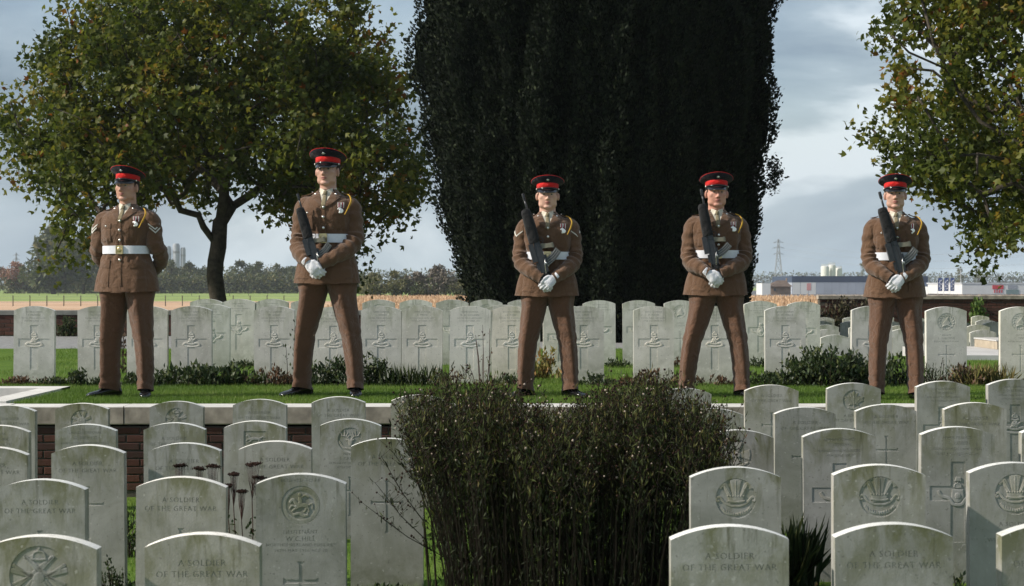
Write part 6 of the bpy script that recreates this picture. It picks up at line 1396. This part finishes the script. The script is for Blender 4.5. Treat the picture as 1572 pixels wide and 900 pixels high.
for i, (a, b) in enumerate(((1440, 1446.5), (1449.5, 1456), (1459, 1465))):
    d = 480; p0 = P(a, 427, d); p1 = P(b, 447, d); mb = MB(); mb.tube([(0, 0, -1), (0, 0, p0.z - P(0, 452, d).z + .5)], .05, 6); fo = mb.build('flagpole', 'pole_pale'); fo.location = (p0.x - .1, d, P(0, 452, d).z); tag(fo, 'blue banner on a pole, ' + ('left', 'middle', 'right')[i] + ' of the three', 'flag', 'blue banners')
    w, h0, h1 = p1.x - p0.x, p1.z - fo.location.z, p0.z - fo.location.z; mb = MB(); n = 6
    rg = [[(.12 + w * k / n, .05 * math.sin(k * 1.6 + i), h0 + (h1 - h0) * t) for t in (0, .25, .5, .75, 1)] for k in range(n + 1)]; V = [p for r in rg for p in r]; mb.add(V + [(x, y + .02, z) for x, y, z in V], [f for q in range(n) for t in range(4) for f in [(q * 5 + t, (q + 1) * 5 + t, (q + 1) * 5 + t + 1, q * 5 + t + 1)]] + [(35 + q * 5 + t, 35 + q * 5 + t + 1, 35 + (q + 1) * 5 + t + 1, 35 + (q + 1) * 5 + t) for q in range(n) for t in range(4)]); fl_ = mb.build('banner', 'flag_blue', fo)
    mb = MB(); 
    for q in range(5): z = h0 + (h1 - h0) * (.16 + .15 * q); mb.tube([(.12 + w * .3, -.08, z), (.12 + w * .72, -.08, z)], .07, 4); mb.tube([(.12 + w * (.3 if q % 2 else .72), -.08, z), (.12 + w * (.3 if q % 2 else .72), -.08, z + (h1 - h0) * .1)], .07, 4)
    mb.build('banner_lettering', 'flag_text', fl_)
for i, (px, w, top, m, lb) in enumerate(((1324, 18, 391, 'far_leaf_olive', 'tall poplar rising left of the fifth soldier'), (1473, 17, 400, 'far_leaf_olive', 'left of two poplars below the right plane tree'), (1502, 16, 394, 'far_leaf_olive', 'right and taller of two poplars below the right plane tree'), (1532, 10, 417, 'far_leaf', 'small dark pointed tree above the retail building'), (1545, 12, 426, 'far_leaf', 'small dark round tree above the retail building'), (1562, 14, 424, 'far_leaf', 'small tree at the right edge skyline'))):
    d = 950; s = d / FPX; far_tree('poplar' if i < 3 else 'far_tree', lb, px, Z0 - 3, d, w * s, (447 - top) * s + 1.5, m, 90 + i, 2200, 'trees behind the warehouses', poplar=True)
def pylon(label, px, top, d, wpx):
    s = d / FPX; h = (452 - top) * s; w = wpx * s; mb = MB()
    lv = [0, .2, .38, .54, .68, .80, .9, 1.0]; hwid = [w * (.5 * (1 - t) ** 1.2 + .05) for t in lv]; C4 = [[(sx * q, sy * q, h * t) for sx, sy in ((-1, -1), (1, -1), (1, 1), (-1, 1))] for q, t in zip(hwid, lv)]
    for k in range(4):
        for i in range(7): mb.tube([C4[i][k], C4[i + 1][k]], .16, 4); mb.tube([C4[i][k], C4[i + 1][(k + 1) % 4]], .09, 4); mb.tube([C4[i][(k + 1) % 4], C4[i + 1][k]], .09, 4); mb.tube([C4[i][k], C4[i][(k + 1) % 4]], .08, 4)
    r = mb.build('pylon', 'steel_grey'); r.location = (at(px, d), d, P(0, 452, d).z); tag(r, label, 'pylon', 'power pylons')
    for t in (.72, .83, .93): a = MB(); L_ = w * (.52 if t != .83 else .62); a.tube([(-L_, 0, h * t), (0, 0, h * (t + .02)), (L_, 0, h * t)], .13, 4); a.tube([(-L_, 0, h * t), (0, 0, h * (t + .05)), (L_, 0, h * t)], .1, 4); a.build('crossarm', 'steel_grey', r)
    return r, h, w
p1_, h1_, w1_ = pylon('lattice power pylon between the yew and the warehouse', 1195, 367, 1300, 15); pylon('small lattice pylon at the far left skyline', 25, 388, 1600, 9)
wm_ = MB()
for k in (.72, .83, .93):
    for s in (-1, 1):
        a = Vector((at(1195, 1300) + s * 3.5, 1300, p1_.location.z + h1_ * k)); b = Vector((at(1660, 1000) + s * 3.5, 1000, a.z - 9 + k * 3)); wm_.tube([a + (b - a) * t + Vector((0, 0, -7 * math.sin(PI * t))) for t in [i / 10 for i in range(11)]], .045, 3)
wo = wm_.build('power_line', 'steel_grey'); tag(wo, 'faint overhead power lines running right from the pylon', 'cable', kind='stuff')
mb = MB(); mb.tube([(0, 0, 0), (0, 0, 9.5)], [.16, .10], 8); mb.tube([(0, 0, 9.4), (-1.2, 0, 9.9)], .08, 6); mb.box(-1.9, -1.1, -.15, .15, 9.8, 9.98); lo = mb.build('street_lamp', 'pole_pale'); lo.location = (at(1475, 700), 700, Z0 - 1.5); tag(lo, 'tall street lamp in front of the white buildings', 'street lamp')
for i, (px, w, h, m, lb) in enumerate(((1238, .62, .55, 'wall_shrub_leaf', 'twiggy dark shrub where the right brick wall begins'), (1290, 1.0, .95, 'wall_shrub_leaf', 'brown green shrub on the brick wall left of the fifth soldier'), (1335, .9, .95, 'wall_shrub_leaf', 'brown green shrub on the brick wall behind the fifth soldier'), (1502, .38, .9, 'climber_leaf', 'bright green climber on the brick wall right of the fifth soldier'))):
    C_('wall_shrub', lb, px, 0, rwY - .25, w * 1.2, h, 1500, m, .10, 50 + i, stems=26, depth=.3, gz=-.30 if i else -.1, group='shrubs against the back walls')
C_('wall_shrub', 'dark shrub before the low wall left of the first soldier', 103, 0, 36.4, .62, .42, 900, 'bed_green', .05, 55, stems=24, depth=.3, group='shrubs against the back walls')
# ------------------------------------------------------------ air
hz = MB(); hz.box(-1400, 1400, -15, 2100, -8.5, 62)
hm = bpy.data.materials.new('haze_air'); hm.use_nodes = True; ht = hm.node_tree; ht.nodes.clear()
ho_ = ht.nodes.new('ShaderNodeOutputMaterial'); hv = ht.nodes.new('ShaderNodeVolumePrincipled'); hv.inputs['Color'].default_value = (0.90, 0.94, 1.0, 1); hv.inputs['Density'].default_value = 0.00017; hv.inputs['Anisotropy'].default_value = 0.2
ht.links.new(hv.outputs[0], ho_.inputs['Volume']); M['haze_air'] = hm
link('haze', hz.mesh('haze', 'haze_air'), kind='stuff')
